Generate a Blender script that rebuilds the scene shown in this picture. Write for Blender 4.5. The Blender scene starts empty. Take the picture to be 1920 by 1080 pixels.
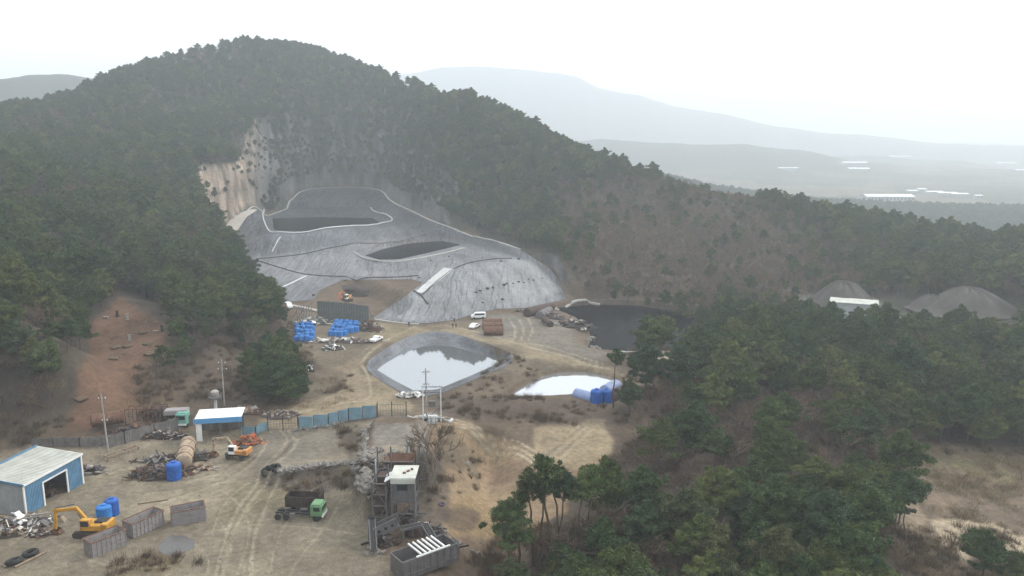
import bpy, bmesh, math, random
import numpy as np
from mathutils import Vector, Matrix, Euler
random.seed(7); rng = np.random.default_rng(7)
PI = math.pi
C = bpy.context.scene.collection
scene = bpy.context.scene
# ------------------------------------------------------------------ camera, sky, sun, exposure
F = 1478.0; CAMZ = 58.0; PITCH = math.atan(270/F)
cam_d = bpy.data.cameras.new('camera'); cam = bpy.data.objects.new('camera', cam_d); C.objects.link(cam)
cam.location = (0, 0, CAMZ); cam.rotation_euler = (PI/2 - PITCH, 0, 0)
cam_d.sensor_width = 36; cam_d.lens = 36*F/1920; cam_d.clip_end = 30000; cam_d.clip_start = 0.5
scene.camera = cam
SUN_EL, SUN_AZ = math.radians(38), math.radians(62)        # azimuth to the right of the view direction
world = bpy.data.worlds.new("World"); scene.world = world; world.use_nodes = True
wn = world.node_tree; bgn = wn.nodes['Background']
sky = wn.nodes.new('ShaderNodeTexSky'); sky.sky_type = 'NISHITA'; sky.sun_disc = False
sky.sun_elevation = SUN_EL; sky.sun_rotation = SUN_AZ; sky.dust_density = 4; sky.air_density = 1; sky.ozone_density = 1
mixn = wn.nodes.new('ShaderNodeMix'); mixn.data_type = 'RGBA'; mixn.inputs[0].default_value = 0.8
wn.links.new(sky.outputs[0], mixn.inputs[6]); mixn.inputs[7].default_value = (12.8, 13.0, 13.4, 1)   # an even overcast veil
wn.links.new(mixn.outputs[2], bgn.inputs[0]); bgn.inputs[1].default_value = 0.108
sl = bpy.data.lights.new('sun', 'SUN'); sun = bpy.data.objects.new('sun', sl); C.objects.link(sun)
sl.energy = 1.5; sl.angle = math.radians(11); sl.color = (1, .95, .87)
sd = Vector((math.sin(SUN_AZ)*math.cos(SUN_EL), math.cos(SUN_AZ)*math.cos(SUN_EL), math.sin(SUN_EL)))
sun.rotation_euler = sd.to_track_quat('Z', 'Y').to_euler()
scene.view_settings.view_transform = 'Standard'; scene.view_settings.look = 'None'
scene.view_settings.exposure = 0.6; scene.view_settings.gamma = 1
scene.cycles.max_bounces = 6; scene.cycles.volume_bounces = 1; scene.cycles.diffuse_bounces = 3
scene.cycles.glossy_bounces = 3; scene.cycles.transmission_bounces = 2; scene.cycles.transparent_max_bounces = 8

# ------------------------------------------------------------------ pixel <-> world helpers
cp, sp = math.cos(PITCH), math.sin(PITCH)
def ray(px, py):
    u, v = (px-960)/F, (540-py)/F
    return np.array([u, cp + v*sp, -sp + v*cp])
def P(px, py, z=0.0):                      # the point of that height on the pixel's sight line
    d = ray(px, py); t = (z-CAMZ)/d[2]; return d[0]*t, d[1]*t, z
def D(px, py, r, tree=0.0):                # the point at that horizontal distance
    d = ray(px, py); t = r/math.hypot(d[0], d[1]); return d[0]*t, d[1]*t, CAMZ + d[2]*t - tree
def proj(x, y, z):
    dz = z-CAMZ; dep = y*cp - dz*sp; up = y*sp + dz*cp
    dep = np.where(np.abs(dep) < .1, .1, dep)
    return 960 + F*x/dep, 540 - F*up/dep, dep
def _hash(ix, iy, s):
    h = (ix*374761393 + iy*668265263 + s*974711) & 0xffffffff
    h = ((h ^ (h >> 13))*1274126177) & 0xffffffff
    return ((h ^ (h >> 16)) & 0xffff)/65535.0
def vn(x, y, s=0):
    x = np.asarray(x, float); y = np.asarray(y, float)
    ix = np.floor(x).astype(np.int64); iy = np.floor(y).astype(np.int64); fx = x-ix; fy = y-iy
    fx = fx*fx*(3-2*fx); fy = fy*fy*(3-2*fy)
    a, b, c, d = _hash(ix, iy, s), _hash(ix+1, iy, s), _hash(ix, iy+1, s), _hash(ix+1, iy+1, s)
    return (a*(1-fx)+b*fx)*(1-fy) + (c*(1-fx)+d*fx)*fy
def fbm(x, y, sc, s=0, o=4):
    r = 0; a = .5; t = 0
    for i in range(o): r = r + a*vn(x/sc*2**i, y/sc*2**i, s+i*17); t += a; a *= .5
    return r/t                                                # 0..1
def sdf(x, y, poly):                       # negative inside
    x = np.asarray(x, float); y = np.asarray(y, float)
    p = np.array([q[:2] for q in poly], float); n = len(p)
    d2 = np.full(x.shape, 1e18); ins = np.zeros(x.shape, bool)
    for i in range(n):
        ax, ay = p[i]; bx, by = p[(i+1) % n]; ex, ey = bx-ax, by-ay
        t = np.clip(((x-ax)*ex + (y-ay)*ey)/(ex*ex+ey*ey+1e-12), 0, 1)
        d2 = np.minimum(d2, (x-ax-t*ex)**2 + (y-ay-t*ey)**2)
        c = ((ay > y) != (by > y))
        ins ^= c & (x < (bx-ax)*(y-ay)/(by-ay+1e-12*(by == ay)) + ax)
    return np.where(ins, -1, 1)*np.sqrt(d2)
def ldist(x, y, pts):                      # distance to an open polyline
    d2 = np.full(np.shape(x), 1e18)
    for (ax, ay), (bx, by) in zip(pts[:-1], pts[1:]):
        ex, ey = bx-ax, by-ay; t = np.clip(((x-ax)*ex + (y-ay)*ey)/(ex*ex+ey*ey+1e-12), 0, 1)
        d2 = np.minimum(d2, (x-ax-t*ex)**2 + (y-ay-t*ey)**2)
    return np.sqrt(d2)
def sst(a, b, v):
    t = np.clip((v-a)/(b-a), 0, 1); return t*t*(3-2*t)
def smooth_poly(pts, it=2, closed=True):
    p = [np.array(q, float) for q in pts]
    for _ in range(it):
        r = []; n = len(p)
        for i in range(n if closed else n-1):
            a, b = p[i], p[(i+1) % n]; r += [a*.75+b*.25, a*.25+b*.75]
        p = r if closed else [p[0]]+r+[p[-1]]
    return p
class TPS:
    def __init__(s, pts):
        p = np.array(pts, float); s.c = p[:, :2]/100; n = len(p)
        A = np.zeros((n+3, n+3)); A[:n, :n] = s.k(s.c, s.c) + .002*np.eye(n)
        A[:n, n] = 1; A[:n, n+1:] = s.c; A[n, :n] = 1; A[n+1:, :n] = s.c.T
        s.w = np.linalg.solve(A, np.r_[p[:, 2], 0, 0, 0])
    def k(s, a, b):
        r2 = ((a[:, None]-b[None])**2).sum(2); return .5*r2*np.log(r2+1e-9)
    def __call__(s, x, y):
        q = np.stack([np.ravel(x), np.ravel(y)], 1)/100; o = np.empty(len(q)); n = len(s.c)
        for i in range(0, len(q), 20000):
            b = q[i:i+20000]; o[i:i+20000] = s.k(b, s.c) @ s.w[:n] + s.w[n] + b @ s.w[n+1:]
        return o.reshape(np.shape(x))

# ------------------------------------------------------------------ terrain control points
inner_px = [(-350,1400,0),(-250,860,0),(0,850,0),(60,830,.5),(150,790,3),(250,762,3),(380,758,2),(470,765,2),(560,748,2),(585,700,3),(562,650,4),
  (540,600,4),(490,545,4),(452,500,5),(432,465,6.5),(418,445,9),(425,418,14),(455,395,20),(500,380,22),(550,361,24.5),(600,352,26),(660,350,26),(715,355,25),
  (735,378,20),(790,402,17),(850,425,14),(920,447,12),(985,470,10),(1030,500,7),(1060,535,4),(1085,568,1.5),(1180,572,1),(1290,598,1),(1320,640,1),
  (1262,680,2),(1220,740,1),(1170,780,1),(1165,850,0),(1120,910,-1),(1010,985,-4),(960,1090,-5),(960,1400,-5)]
INNER = [P(*q) for q in inner_px]
B = [P(*q) for q in inner_px[2:-1]]
B += [P(*q) for q in [(50,968,0),(300,1070,0),(600,1070,0),(740,1075,0),(450,900,0),(250,870,0),(150,1079,0),(400,850,0),(560,950,0),(700,1000,0),(800,1060,0),
  (300,1300,0),(700,1300,0),(0,1300,0),(500,1180,0),(850,1010,-1),(930,1000,-4),(850,940,0),(900,900,-1),(880,850,2),(860,800,3.5),(940,835,1),(1050,830,0),(1080,870,0),(950,900,-2),
  (520,802,1),(640,785,2.5),(730,772,3.5),(830,775,4),(640,700,2),(680,740,2),(610,745,2),(690,690,2.5),(820,612,3),(965,668,3),(790,755,2.5),(1000,650,3),(1130,690,3),(940,620,3),
  (1000,770,2.5),(1100,765,2),(700,600,3),(600,640,4),(850,600,3),(580,600,3.5),(1030,600,2.5),(740,606,3),
  (560,530,4.5),(500,500,5.5),(600,510,5),(800,525,5.5),(640,480,8.5),(780,510,6.5),(880,503,11),(980,488,11.5),(900,470,10),(700,470,9),(560,467,10),
  (880,598,3.2),(1000,575,3),(960,545,7),(900,450,11),(620,443,14.8),(520,446,14.6),(700,431,14.8),(640,466,10),(500,470,9.5),(740,420,14.5),(610,385,17.2),(560,376,19.8),(700,371,21.3),(660,362,24.1),(790,440,11.5),(850,445,11.5),(740,448,11.5)]]
A = [D(*q) for q in [(-700,240,600,8),(-300,215,610,8),(0,182,620,10),(150,150,640,10),(220,118,650,10),(300,98,660,10),(400,74,680,10),(480,74,680,10),(600,86,680,10),(700,115,645,10),(745,135,602,10),(790,157,572,11),(835,172,533,8),
  (880,190,508,8),(970,222,482,9),(1080,266,470,9),(1160,300,445,9),(1200,311,440,8),(1300,334,425,9),(1400,349,415,10),(1600,385,410,11),(1750,402,410,11),(1920,418,410,11),(2200,450,410,7),(2500,480,400,7),
  (-500,300,300,8),(-500,500,160,8),(0,300,370,8),(0,420,260,8),(0,520,200,8),(100,580,190,8),(100,460,260,8),(200,300,450,8),(200,400,340,8),(300,250,520,8),(300,350,420,8),(320,430,330,8),
  (400,180,610,8),(400,250,530,8),(425,285,490,7),(400,330,440,7),(370,400,370,8),(390,440,330,8),(400,520,265,8),(350,500,270,8),(470,560,235,8),(500,225,560,5),(560,205,605,5),(640,205,615,5),
  (720,230,588,6),(600,140,645,8),(750,280,550,7),(850,250,475,8),(800,330,482,8),(860,345,447,8),(950,320,436,8),(950,400,397,8),(1000,430,364,8),(1050,350,412,8),(1060,450,320,8),
  (1100,400,370,8),(1120,480,306,8),(1200,370,400,8),(1200,450,345,8),(1300,450,355,8),(1250,520,298,8),(1350,520,312,8),(1450,430,370,8),(1450,500,322,8),(1600,430,380,8),(1600,480,345,8),
  (1800,460,375,8),(1800,510,328,8),(1920,520,330,8),(2100,550,300,8)]]
A += [D(px_, py_+38, r_+75, 9) for px_, py_, r_ in [(600,86,680),(700,115,645),(790,155,570),(880,190,508),(970,222,482),(1080,268,470),(1160,312,445),(1300,341,425),(1400,352,415),(1600,385,410),(1750,402,410),(1920,418,410),(0,182,620),(150,150,640),(300,98,660)]]
A += [P(*q) for q in [(260,560,14.5),(230,620,11),(220,700,7),(180,740,6),(290,650,10),(100,850,1),(-100,900,0),(400,700,4),(340,720,4.5),(330,600,12),(130,760,5),(160,670,8),(450,650,3),(520,700,3),
  (1575,572,0),(1700,580,0),(1450,600,0),(1850,570,1),(1920,600,0),(1300,750,0),(1500,800,-2),(1700,700,0),(1800,820,-4),(1920,700,0),(1780,880,-6),(1800,990,-8),(1680,960,-7),(1900,1060,-8),
  (1400,900,-3),(1300,1075,-5),(1500,1000,-5),(1600,1200,-7),(1100,1200,-6),(1900,1300,-8),(1250,850,-1),(2300,900,-6),(2300,650,0),(1250,960,-3),(1000,1400,-6)]]
A += [P(*q) for q in inner_px[2:14]] + [P(*q) for q in inner_px[31:-1]]
for px, r, z in [(-700,850,60),(0,800,70),(300,800,105),(450,820,110),(600,800,80),(-700,1100,20),(0,1000,20),(300,1100,30),(600,1000,20),(900,720,30),(900,950,-15),(1200,600,5),(1200,800,-20),(1500,560,0),(1500,750,-20),(1920,540,-5),(1920,700,-20),(2500,650,-20),(-600,50,2),(960,30,-2),(2500,60,-8),(-900,250,50)]:
    a = math.atan((px-960)/F/cp); A.append((r*math.sin(a), r*math.cos(a), z))
tA, tB = TPS(A), TPS(B)
# far ridges: (distance, width, [(px, py) of the crest])
FAR = [(1500, 300, [(-900,150),(-300,130),(0,147),(60,140),(130,140),(200,150),(330,190),(500,260),(800,330),(2800,400)]),
  (980, 110, [(-900,480),(800,400),(940,300),(1000,262),(1080,258),(1180,280),(1260,304),(1340,330),(1420,352),(1520,378),(1700,430),(2800,480)]),
  (2300, 380, [(-900,400),(800,300),(1130,262),(1200,266),(1300,270),(1400,268),(1500,285),(1600,305),(1750,318),(2800,330)]),
  (3000, 350, [(-900,400),(1000,330),(1400,310),(1480,300),(1560,296),(1640,296),(1720,300),(1800,300),(1880,312),(1960,330),(2800,345)]),
  (4300, 600, [(-900,330),(500,260),(640,170),(760,138),(830,128),(900,124),(1000,132),(1080,146),(1120,168),(1200,180),(1260,200),(1350,212),(1440,232),(1540,252),(1700,262),(1850,272),(2800,285)]),
  (6500, 800, [(-900,180),(0,190),(700,200),(1200,235),(1500,255),(1800,266),(2000,272),(2800,280)])]
def far_h(x, y):
    r = np.hypot(x, y); px = np.clip(960 + F/cp*x/np.maximum(y, 1e-3), -900, 2800); px = np.where(y <= 0, -900, px); h = np.full(np.shape(x), -22.0)
    h = h + 3*(fbm(x, y, 220, 5)-.5)
    for D0, w, prof in FAR:
        yy = np.interp(px, [q[0] for q in prof], [q[1] for q in prof])
        uu, vv = (px-960)/F, (540-yy)/F; crest = CAMZ + D0*(vv*cp-sp)/np.hypot(uu, cp+vv*sp) + (fbm(x, y, D0*.06, 9)-.5)*D0*.008
        H = np.maximum(crest+22, 0); h = h + H*np.exp(-((r-D0)/w)**2)*1.0
    return h
# ponds: (water polygon px, water z, rim polygon px, rim z)
def W(l, z): return [P(a, b, z)[:2] for a, b in l]
PONDS = {
 'upper': (W([(510,409),(600,407),(700,409),(718,421),(640,428),(560,435),(513,434)], 13), 13, smooth_poly(W([(497,393),(600,390),(700,390),(737,418),(640,430),(560,441),(506,436),(494,412)],15),1), 15.0),
 'middle': (W([(683,479),(720,466),(765,456),(830,451),(868,459),(800,475),(750,486),(712,488)], 7.6), 7.6, smooth_poly(W([(664,474),(700,462),(760,451),(830,445),(888,456),(800,483),(742,494),(700,490)],9),1), 9.),
 'settling': (W([(699,690),(745,662),(790,648),(840,645),(890,652),(946,668),(950,676),(885,704),(820,731),(775,733),(735,712)], 1.1), 1.1, smooth_poly(W([(680,686),(730,650),(775,628),(822,620),(890,636),(960,664),(958,682),(885,713),(810,744),(768,742),(716,715)],3),1), 3.),
 'bright': (W([(952,742),(985,722),(1015,706),(1045,698),(1100,697),(1150,708),(1178,727),(1172,742),(1148,757),(1120,752),(1080,738),(1030,741)], .6), .6, smooth_poly(W([(925,744),(980,712),(1010,697),(1050,688),(1110,688),(1160,700),(1195,728),(1185,745),(1150,764),(1105,760),(1070,750),(1020,750)],1.8),1), 1.8),
 'black': (W([(1032,577),(1090,570),(1180,572),(1290,585),(1330,600),(1325,640),(1250,654),(1190,657),(1140,657),(1100,654),(1110,634),(1100,612),(1075,592)], .3), .3, smooth_poly(W([(1005,578),(1060,566),(1180,562),(1300,572),(1360,590),(1350,640),(1270,660),(1190,664),(1110,662),(1070,640),(1085,615),(1060,596)],1.8),1), 1.8)}
TERR = [  # flat-topped terraces and dug pits: (polygon px, z for placing, target z, edge width)
 ([(690,800),(700,775),(820,780),(812,850),(800,862),(765,850),(722,852),(700,900),(672,905),(672,830)], 6, 6, 3.0),
 ([(480,884),(560,878),(655,866),(680,850),(672,812),(560,812),(520,850)], 2.4, 2.4, 2.0),
 ([(660,585),(640,555),(655,533),(705,545),(740,560),(765,585),(735,600),(700,604)], 1.5, -.5, 8.0),
 ([(885,865),(930,850),(960,880),(930,930),(905,930),(880,900)], -2, -4., 8.0)]
TERR = [(smooth_poly([P(a, b, z)[:2] for a, b in pl], 1), zt, w) for pl, z, zt, w in TERR]
def height(x, y):
    x = np.asarray(x, float); y = np.asarray(y, float)
    r = np.hypot(x, y); hA = tA(x, y); hB = tB(x, y)
    di = sdf(x, y, INNER); wild = sst(2, 25, di)
    hA = hA + (fbm(x, y, 60, 3)-.5)*7*sst(10, 60, di) + (fbm(x, y, 11, 4)-.5)*1.6*wild
    hi = hB + np.maximum(di, 0)*(1.5 + 2.2*fbm(x, y, 16, 8)) + (fbm(x, y, 7, 12)-.5)*10*sst(3, 10, di) + (fbm(np.arctan2(x, y)*550, 0*x, 3, 14, 3)-.5)*9*sst(2, 8, di)
    lo = hB - np.maximum(di, 0)*.8
    h = np.where(di < 0, hB + (fbm(x, y, 9, 2)-.5)*.35, np.clip(hA, lo, np.maximum(hi, lo)))
    ff = sst(820, 1100, r + 40*(fbm(x, y, 90, 6)-.5)); ff = np.where(y < -50, sst(300, 700, r), ff)
    h = h*(1-ff) + far_h(x, y)*ff
    for pl, zt, w in TERR:
        d = sdf(x, y, pl); m = sst(w*.5, -w*.5, d + (fbm(x, y, 4, 31)-.5)*1.5)
        if w < 5: h = np.where(zt > h, h*(1-m)+zt*m, h)
        else: h = h*(1-m) + np.minimum(zt, h)*m
    for wp, zw, rp, zr in PONDS.values():
        dr = sdf(x, y, rp); dw = sdf(x, y, wp)
        t = np.clip(dw, 0, None)/(np.clip(dw, 0, None)+np.clip(-dr, 0, None)+1e-6)
        hin = np.where(dw < 0, zw - np.minimum(2.0, -dw*.45), zw + (zr-zw)*t + ((fbm(x, y, 6, 77)-.5)*2.0*np.minimum(1, t*3+.3) if zw < .5 else (fbm(x, y, 3, 78)-.5)*.5*np.minimum(1, t*3)))
        k = sst(0, 6, dr); h = np.where(dr < 0, hin, h*k + (1-k)*(zr*.7+h*.3 if zr > 5 else zr))
    return h
# ------------------------------------------------------------------ fan grid: rows closer together near the camera
R_ = [12.0]
while R_[-1] < 9000:
    r = R_[-1]; R_.append(r*(1.12 if r < 62 else 1.0045 if r < 350 else 1.006 if r < 760 else 1.03))
R_ = np.array(R_); nd = 640
A_ = np.r_[np.radians(np.linspace(-42, 42, nd)), np.radians(np.linspace(42, 318, 47)[1:-1])]
NR, NA = len(R_), len(A_)
GA, GR = np.meshgrid(A_, R_); GX = GR*np.sin(GA); GY = GR*np.cos(GA)
GZ = height(GX, GY)
def gz(x, y):                               # bilinear look-up on the dense part of the fan
    x = np.asarray(x, float); y = np.asarray(y, float)
    r = np.clip(np.hypot(x, y), R_[0], R_[-1]*.999); a = np.clip(np.arctan2(x, y), A_[0], A_[nd-1]-1e-6)
    i = np.clip(np.searchsorted(R_, r)-1, 0, NR-2); fr = (r-R_[i])/(R_[i+1]-R_[i])
    ja = (a-A_[0])/(A_[1]-A_[0]); j = np.clip(ja.astype(int), 0, nd-2); fa = ja-j
    return (GZ[i, j]*(1-fa)+GZ[i, j+1]*fa)*(1-fr) + (GZ[i+1, j]*(1-fa)+GZ[i+1, j+1]*fa)*fr
_T = 45*1.0015**np.arange(2600)
def G(px, py, dz=0.0):                      # where the pixel's sight line meets the ground
    d = ray(px, py); k = 1/math.hypot(d[0], d[1]); x = d[0]*k*_T; y = d[1]*k*_T; z = CAMZ + d[2]*k*_T
    below = np.nonzero(z < gz(x, y)+dz)[0]; i = below[0] if len(below) else len(_T)-1
    return Vector((x[i], y[i], float(gz(x[i], y[i]))))
# ------------------------------------------------------------------ materials
def mat(name, base=(.5,.5,.5), rough=.7, metal=0.0, var=.25, scale=1.0, var2=None, bump=.0, spec=.3, coat=0, rust=None, dist=.05):
    """Principled with two octaves of object-space noise on the colour, roughness and bump."""
    m = bpy.data.materials.new(name); m.use_nodes = True; nt = m.node_tree; N = nt.nodes; L = nt.links; b = N['Principled BSDF']
    tc = N.new('ShaderNodeTexCoord'); n1 = N.new('ShaderNodeTexNoise'); n1.inputs['Scale'].default_value = scale; n1.inputs['Detail'].default_value = 6
    n1.inputs['Roughness'].default_value = .65; L.new(tc.outputs['Object'], n1.inputs['Vector'])
    cr = N.new('ShaderNodeValToRGB'); e = cr.color_ramp.elements
    e[0].position = .3; e[1].position = .72
    c2 = var2 or tuple(min(1, c*(1+var)) for c in base)
    e[0].color = tuple(c*(1-var) for c in base)+(1,); e[1].color = tuple(c2)+(1,)
    L.new(n1.outputs['Fac'], cr.inputs['Fac']); out = cr.outputs['Color']
    if rust:
        n2 = N.new('ShaderNodeTexNoise'); n2.inputs['Scale'].default_value = scale*2.3; n2.inputs['Detail'].default_value = 8; L.new(tc.outputs['Object'], n2.inputs['Vector'])
        r2 = N.new('ShaderNodeValToRGB'); r2.color_ramp.elements[0].position = rust[3]; r2.color_ramp.elements[1].position = rust[3]+.1
        L.new(n2.outputs['Fac'], r2.inputs['Fac']); mx = N.new('ShaderNodeMix'); mx.data_type = 'RGBA'
        L.new(r2.outputs['Color'], mx.inputs[0]); L.new(out, mx.inputs[6]); mx.inputs[7].default_value = rust[:3]+(1,); out = mx.outputs[2]
    L.new(out, b.inputs['Base Color']); b.inputs['Roughness'].default_value = rough; b.inputs['Metallic'].default_value = metal
    b.inputs['Specular IOR Level'].default_value = spec
    if bump:
        bp = N.new('ShaderNodeBump'); bp.inputs['Strength'].default_value = bump; bp.inputs['Distance'].default_value = dist
        L.new(n1.outputs['Fac'], bp.inputs['Height']); L.new(bp.outputs[0], b.inputs['Normal'])
    return m
def attr_mat(name, rough=.9, spec=.2, scales=((.12,.3),(.9,.3),(4.5,.28)), bump=.8, bdist=.35, wr=None):
    """Ground material: zone colour from the mesh times world-space noise; wr=(scale, stretch) adds sheet wrinkles."""
    m = bpy.data.materials.new(name); m.use_nodes = True; nt = m.node_tree; N = nt.nodes; L = nt.links; b = N['Principled BSDF']
    at = N.new('ShaderNodeAttribute'); at.attribute_name = 'Col'; ge = N.new('ShaderNodeNewGeometry'); cur = at.outputs['Color']; fac = None
    for sc, am in scales:
        n = N.new('ShaderNodeTexNoise'); n.inputs['Scale'].default_value = sc; n.inputs['Detail'].default_value = 7; n.inputs['Roughness'].default_value = .62
        L.new(ge.outputs['Position'], n.inputs['Vector']); mr = N.new('ShaderNodeMapRange')
        mr.inputs[1].default_value = .3; mr.inputs[2].default_value = .7; mr.inputs[3].default_value = 1-am; mr.inputs[4].default_value = 1+am
        L.new(n.outputs['Fac'], mr.inputs[0]); mx = N.new('ShaderNodeVectorMath'); mx.operation = 'SCALE'; L.new(cur, mx.inputs[0]); L.new(mr.outputs[0], mx.inputs['Scale']); cur = mx.outputs[0]; fac = n
    L.new(cur, b.inputs['Base Color']); b.inputs['Roughness'].default_value = rough; b.inputs['Specular IOR Level'].default_value = spec
    bp = N.new('ShaderNodeBump'); bp.inputs['Strength'].default_value = bump; bp.inputs['Distance'].default_value = bdist
    L.new(fac.outputs['Fac'], bp.inputs['Height']); last = bp
    if wr:
        wv = N.new('ShaderNodeTexNoise'); wv.inputs['Scale'].default_value = wr[0]; wv.inputs['Detail'].default_value = 3; wv.inputs['Distortion'].default_value = .6
        mp = N.new('ShaderNodeMapping'); mp.inputs['Scale'].default_value = wr[1]; mp.inputs['Rotation'].default_value = (0, 0, math.radians(wr[2]))
        L.new(ge.outputs['Position'], mp.inputs[0]); L.new(mp.outputs[0], wv.inputs['Vector'])
        b2 = N.new('ShaderNodeBump'); b2.inputs['Strength'].default_value = .9; b2.inputs['Distance'].default_value = wr[3]
        L.new(wv.outputs['Fac'], b2.inputs['Height']); L.new(bp.outputs[0], b2.inputs['Normal']); last = b2
    L.new(last.outputs[0], b.inputs['Normal'])
    return m
def water_mat(name, col, rough=.03, bump=.02, scale=.8):
    m = bpy.data.materials.new(name); m.use_nodes = True; nt = m.node_tree; b = nt.nodes['Principled BSDF']
    b.inputs['Base Color'].default_value = col+(1,); b.inputs['Roughness'].default_value = rough; b.inputs['IOR'].default_value = 1.45; b.inputs['Specular IOR Level'].default_value = .75
    n = nt.nodes.new('ShaderNodeTexNoise'); n.inputs['Scale'].default_value = scale; n.inputs['Detail'].default_value = 4
    ge = nt.nodes.new('ShaderNodeNewGeometry'); nt.links.new(ge.outputs['Position'], n.inputs['Vector'])
    bp = nt.nodes.new('ShaderNodeBump'); bp.inputs['Strength'].default_value = bump; bp.inputs['Distance'].default_value = .2
    nt.links.new(n.outputs['Fac'], bp.inputs['Height']); nt.links.new(bp.outputs[0], b.inputs['Normal'])
    return m
def tag(o, label=None, cat=None, group=None, kind=None):
    for k, v in (('label', label), ('category', cat), ('group', group), ('kind', kind)):
        if v: o[k] = v
    return o
def mesh_np(name, co, tris, col, m, smooth=True):
    me = bpy.data.meshes.new(name); me.vertices.add(len(co)); me.vertices.foreach_set('co', co.astype(np.float32).ravel())
    tris = np.asarray(tris); k = tris.shape[1]; me.loops.add(tris.size); me.loops.foreach_set('vertex_index', tris.astype(np.int32).ravel())
    me.polygons.add(len(tris)); me.polygons.foreach_set('loop_start', np.arange(0, tris.size, k, dtype=np.int32))
    me.update(calc_edges=True)
    if smooth: me.polygons.foreach_set('use_smooth', np.ones(len(tris), bool))
    if col is not None:
        a = me.color_attributes.new('Col', 'FLOAT_COLOR', 'POINT'); a.data.foreach_set('color', np.c_[col, np.ones(len(co))].astype(np.float32).ravel())
    me.materials.append(m); o = bpy.data.objects.new(name, me); C.objects.link(o); return o
# ------------------------------------------------------------------ zone colours
PX, PY, DEP = proj(GX, GY, GZ); vis = (DEP > 5) & (GR < 760)
def pxp0(l): return sdf(PX, PY, l)
def pxpoly(l): return sdf(PX, PY, l) + WOB
COL = np.zeros(GX.shape+(3,))
n1 = fbm(GX, GY, 14, 40, 5); n2 = fbm(GX, GY, 45, 41, 4); n3 = fbm(GX, GY, 4, 42, 3)
WOB = (n1-.5)*45 + (n3-.5)*14
COL[:] = np.where((GR > 260)[..., None], (.045, .047, .033), (.055, .045, .034)); COL += (n1[..., None]-.4)*np.array([.05, .035, .02])
fm = GR > 900
fieldc = np.where((vn(GX/90+.3*n2, GY/60, 50) > .5)[..., None], np.array([.17,.15,.11]), np.array([.09,.09,.065])); fieldc = fieldc*(0.45+.5*n1[..., None])
hf = sst(-12, 10, GZ)[..., None]; COL = np.where(fm[..., None], fieldc*(1-hf)+np.array([.045,.05,.04])*hf, COL)
def paint(mask, col, a=1.0):
    global COL
    m = (np.clip(mask, 0, 1)*a*vis)[..., None]; COL = COL*(1-m) + np.array(col)*m
DI = sdf(GX, GY, INNER)
SAND = (.225,.19,.135); SAND2 = (.165,.141,.102); BROWN = (.11,.082,.056); SCRUB = (.095,.07,.05); OCHRE = (.225,.16,.085); GREYD = (.19,.18,.155)
paint(sst(3, -3, DI + (n1-.5)*26 + (n3-.5)*6), BROWN)
for bl in ([(1060,360),(1300,370),(1560,470),(1600,600),(1250,620),(1080,560)], [(1140,790),(1260,700),(1400,740),(1700,760),(1750,900),(1640,950),(1300,985),(1000,1010),(1100,900)], [(180,140),(450,110),(420,60),(200,60)], [(330,420),(440,480),(580,660),(560,760),(330,755),(320,700),(430,640)]):
    paint(sst(25, -25, pxpoly(bl)), (.088,.066,.048), .9)
# cliffs: steep rock beside the open ground
gyy, gxx = np.gradient(GZ); dr_ = np.gradient(GR, axis=0); da_ = np.maximum(np.gradient(GX, axis=1)**2 + np.gradient(GY, axis=1)**2, 1e-6)**.5
slope = np.sqrt((gyy/dr_)**2 + (gxx/da_)**2); rock = sst(1.0, 1.5, slope)*(DI > -2)*sst(1, -1, DI + 14*(fbm(GX, GY, 13, 61)-.5) - np.where(PX < 505, 38, 24))*(GR > 300)
warm = sst(500, 450, PX)[..., None]; strk = (.55*fbm(GA*900, GZ*.22, 3.2, 60, 4) + .45*fbm(GA*900, GZ*1.0, 9, 63, 4))[..., None]; strk = np.clip(.5+2.2*(strk-.5), 0, 1.2)
rc = (np.array([.25,.20,.155])*warm + np.array([.085,.085,.08])*(1-warm))*(.15+1.7*strk)
COL = COL*(1-rock[..., None]) + rc*rock[..., None]
# landfill ground under the liner, plaza, yard
yard = [(-200,1300),(-100,880),(0,852),(70,838),(180,846),(230,842),(340,815),(380,800),(480,800),(560,790),(690,790),(700,800),(668,905),(700,920),(690,960),(690,1000),(760,1090),(860,1300)]
paint(sst(8, -8, pxpoly(yard)), SAND2); paint(sst(8, -10, pxpoly(yard))*sst(.42, .62, n2*.6+n1*.4), SAND)
paint(sst(10, -10, pxpoly([(440,905),(560,900),(640,930),(700,960),(690,1080),(560,1080),(400,1080),(380,990)]))*sst(.35,.6,n2), (.15,.13,.078), .85)  # damp olive flat
paint(sst(6, -6, pxpoly([(480,820),(560,808),(640,812),(650,850),(560,866),(480,872)])), (.15,.132,.105), .8)
road = [(490,790),(560,760),(640,748),(655,722),(640,700),(600,690),(600,680),(640,684),(668,660),(700,640),(760,612),(850,603),(930,625),(1060,665),(1150,690),(1190,712),(1195,725),(1140,705),(1050,682),(950,655),(880,632),(822,616),(770,624),(715,652),(678,682),(682,700),(720,720),(760,745),(770,770),(700,768),(640,775),(560,795),(500,803)]
paint(sst(10, -8, pxpoly([(540,600),(700,600),(860,590),(990,575),(1060,600),(1090,640),(1140,670),(1200,700),(1180,760),(960,700),(820,610),(720,650),(700,700),(780,770),(480,800),(560,750),(600,700)])), (.13,.105,.073))
paint(sst(6, -4, pxpoly(road)), (.215,.172,.112))
paint(sst(8, -6, pxpoly([(700,600),(780,604),(850,610),(820,618),(760,635),(715,655),(690,640)])), (.19,.155,.095), .9)
paint(sst(8, -6, pxpoly([(860,598),(960,585),(1040,590),(1080,640),(1140,665),(1120,685),(990,640),(900,618)])), (.155,.137,.11), .9)
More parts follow.
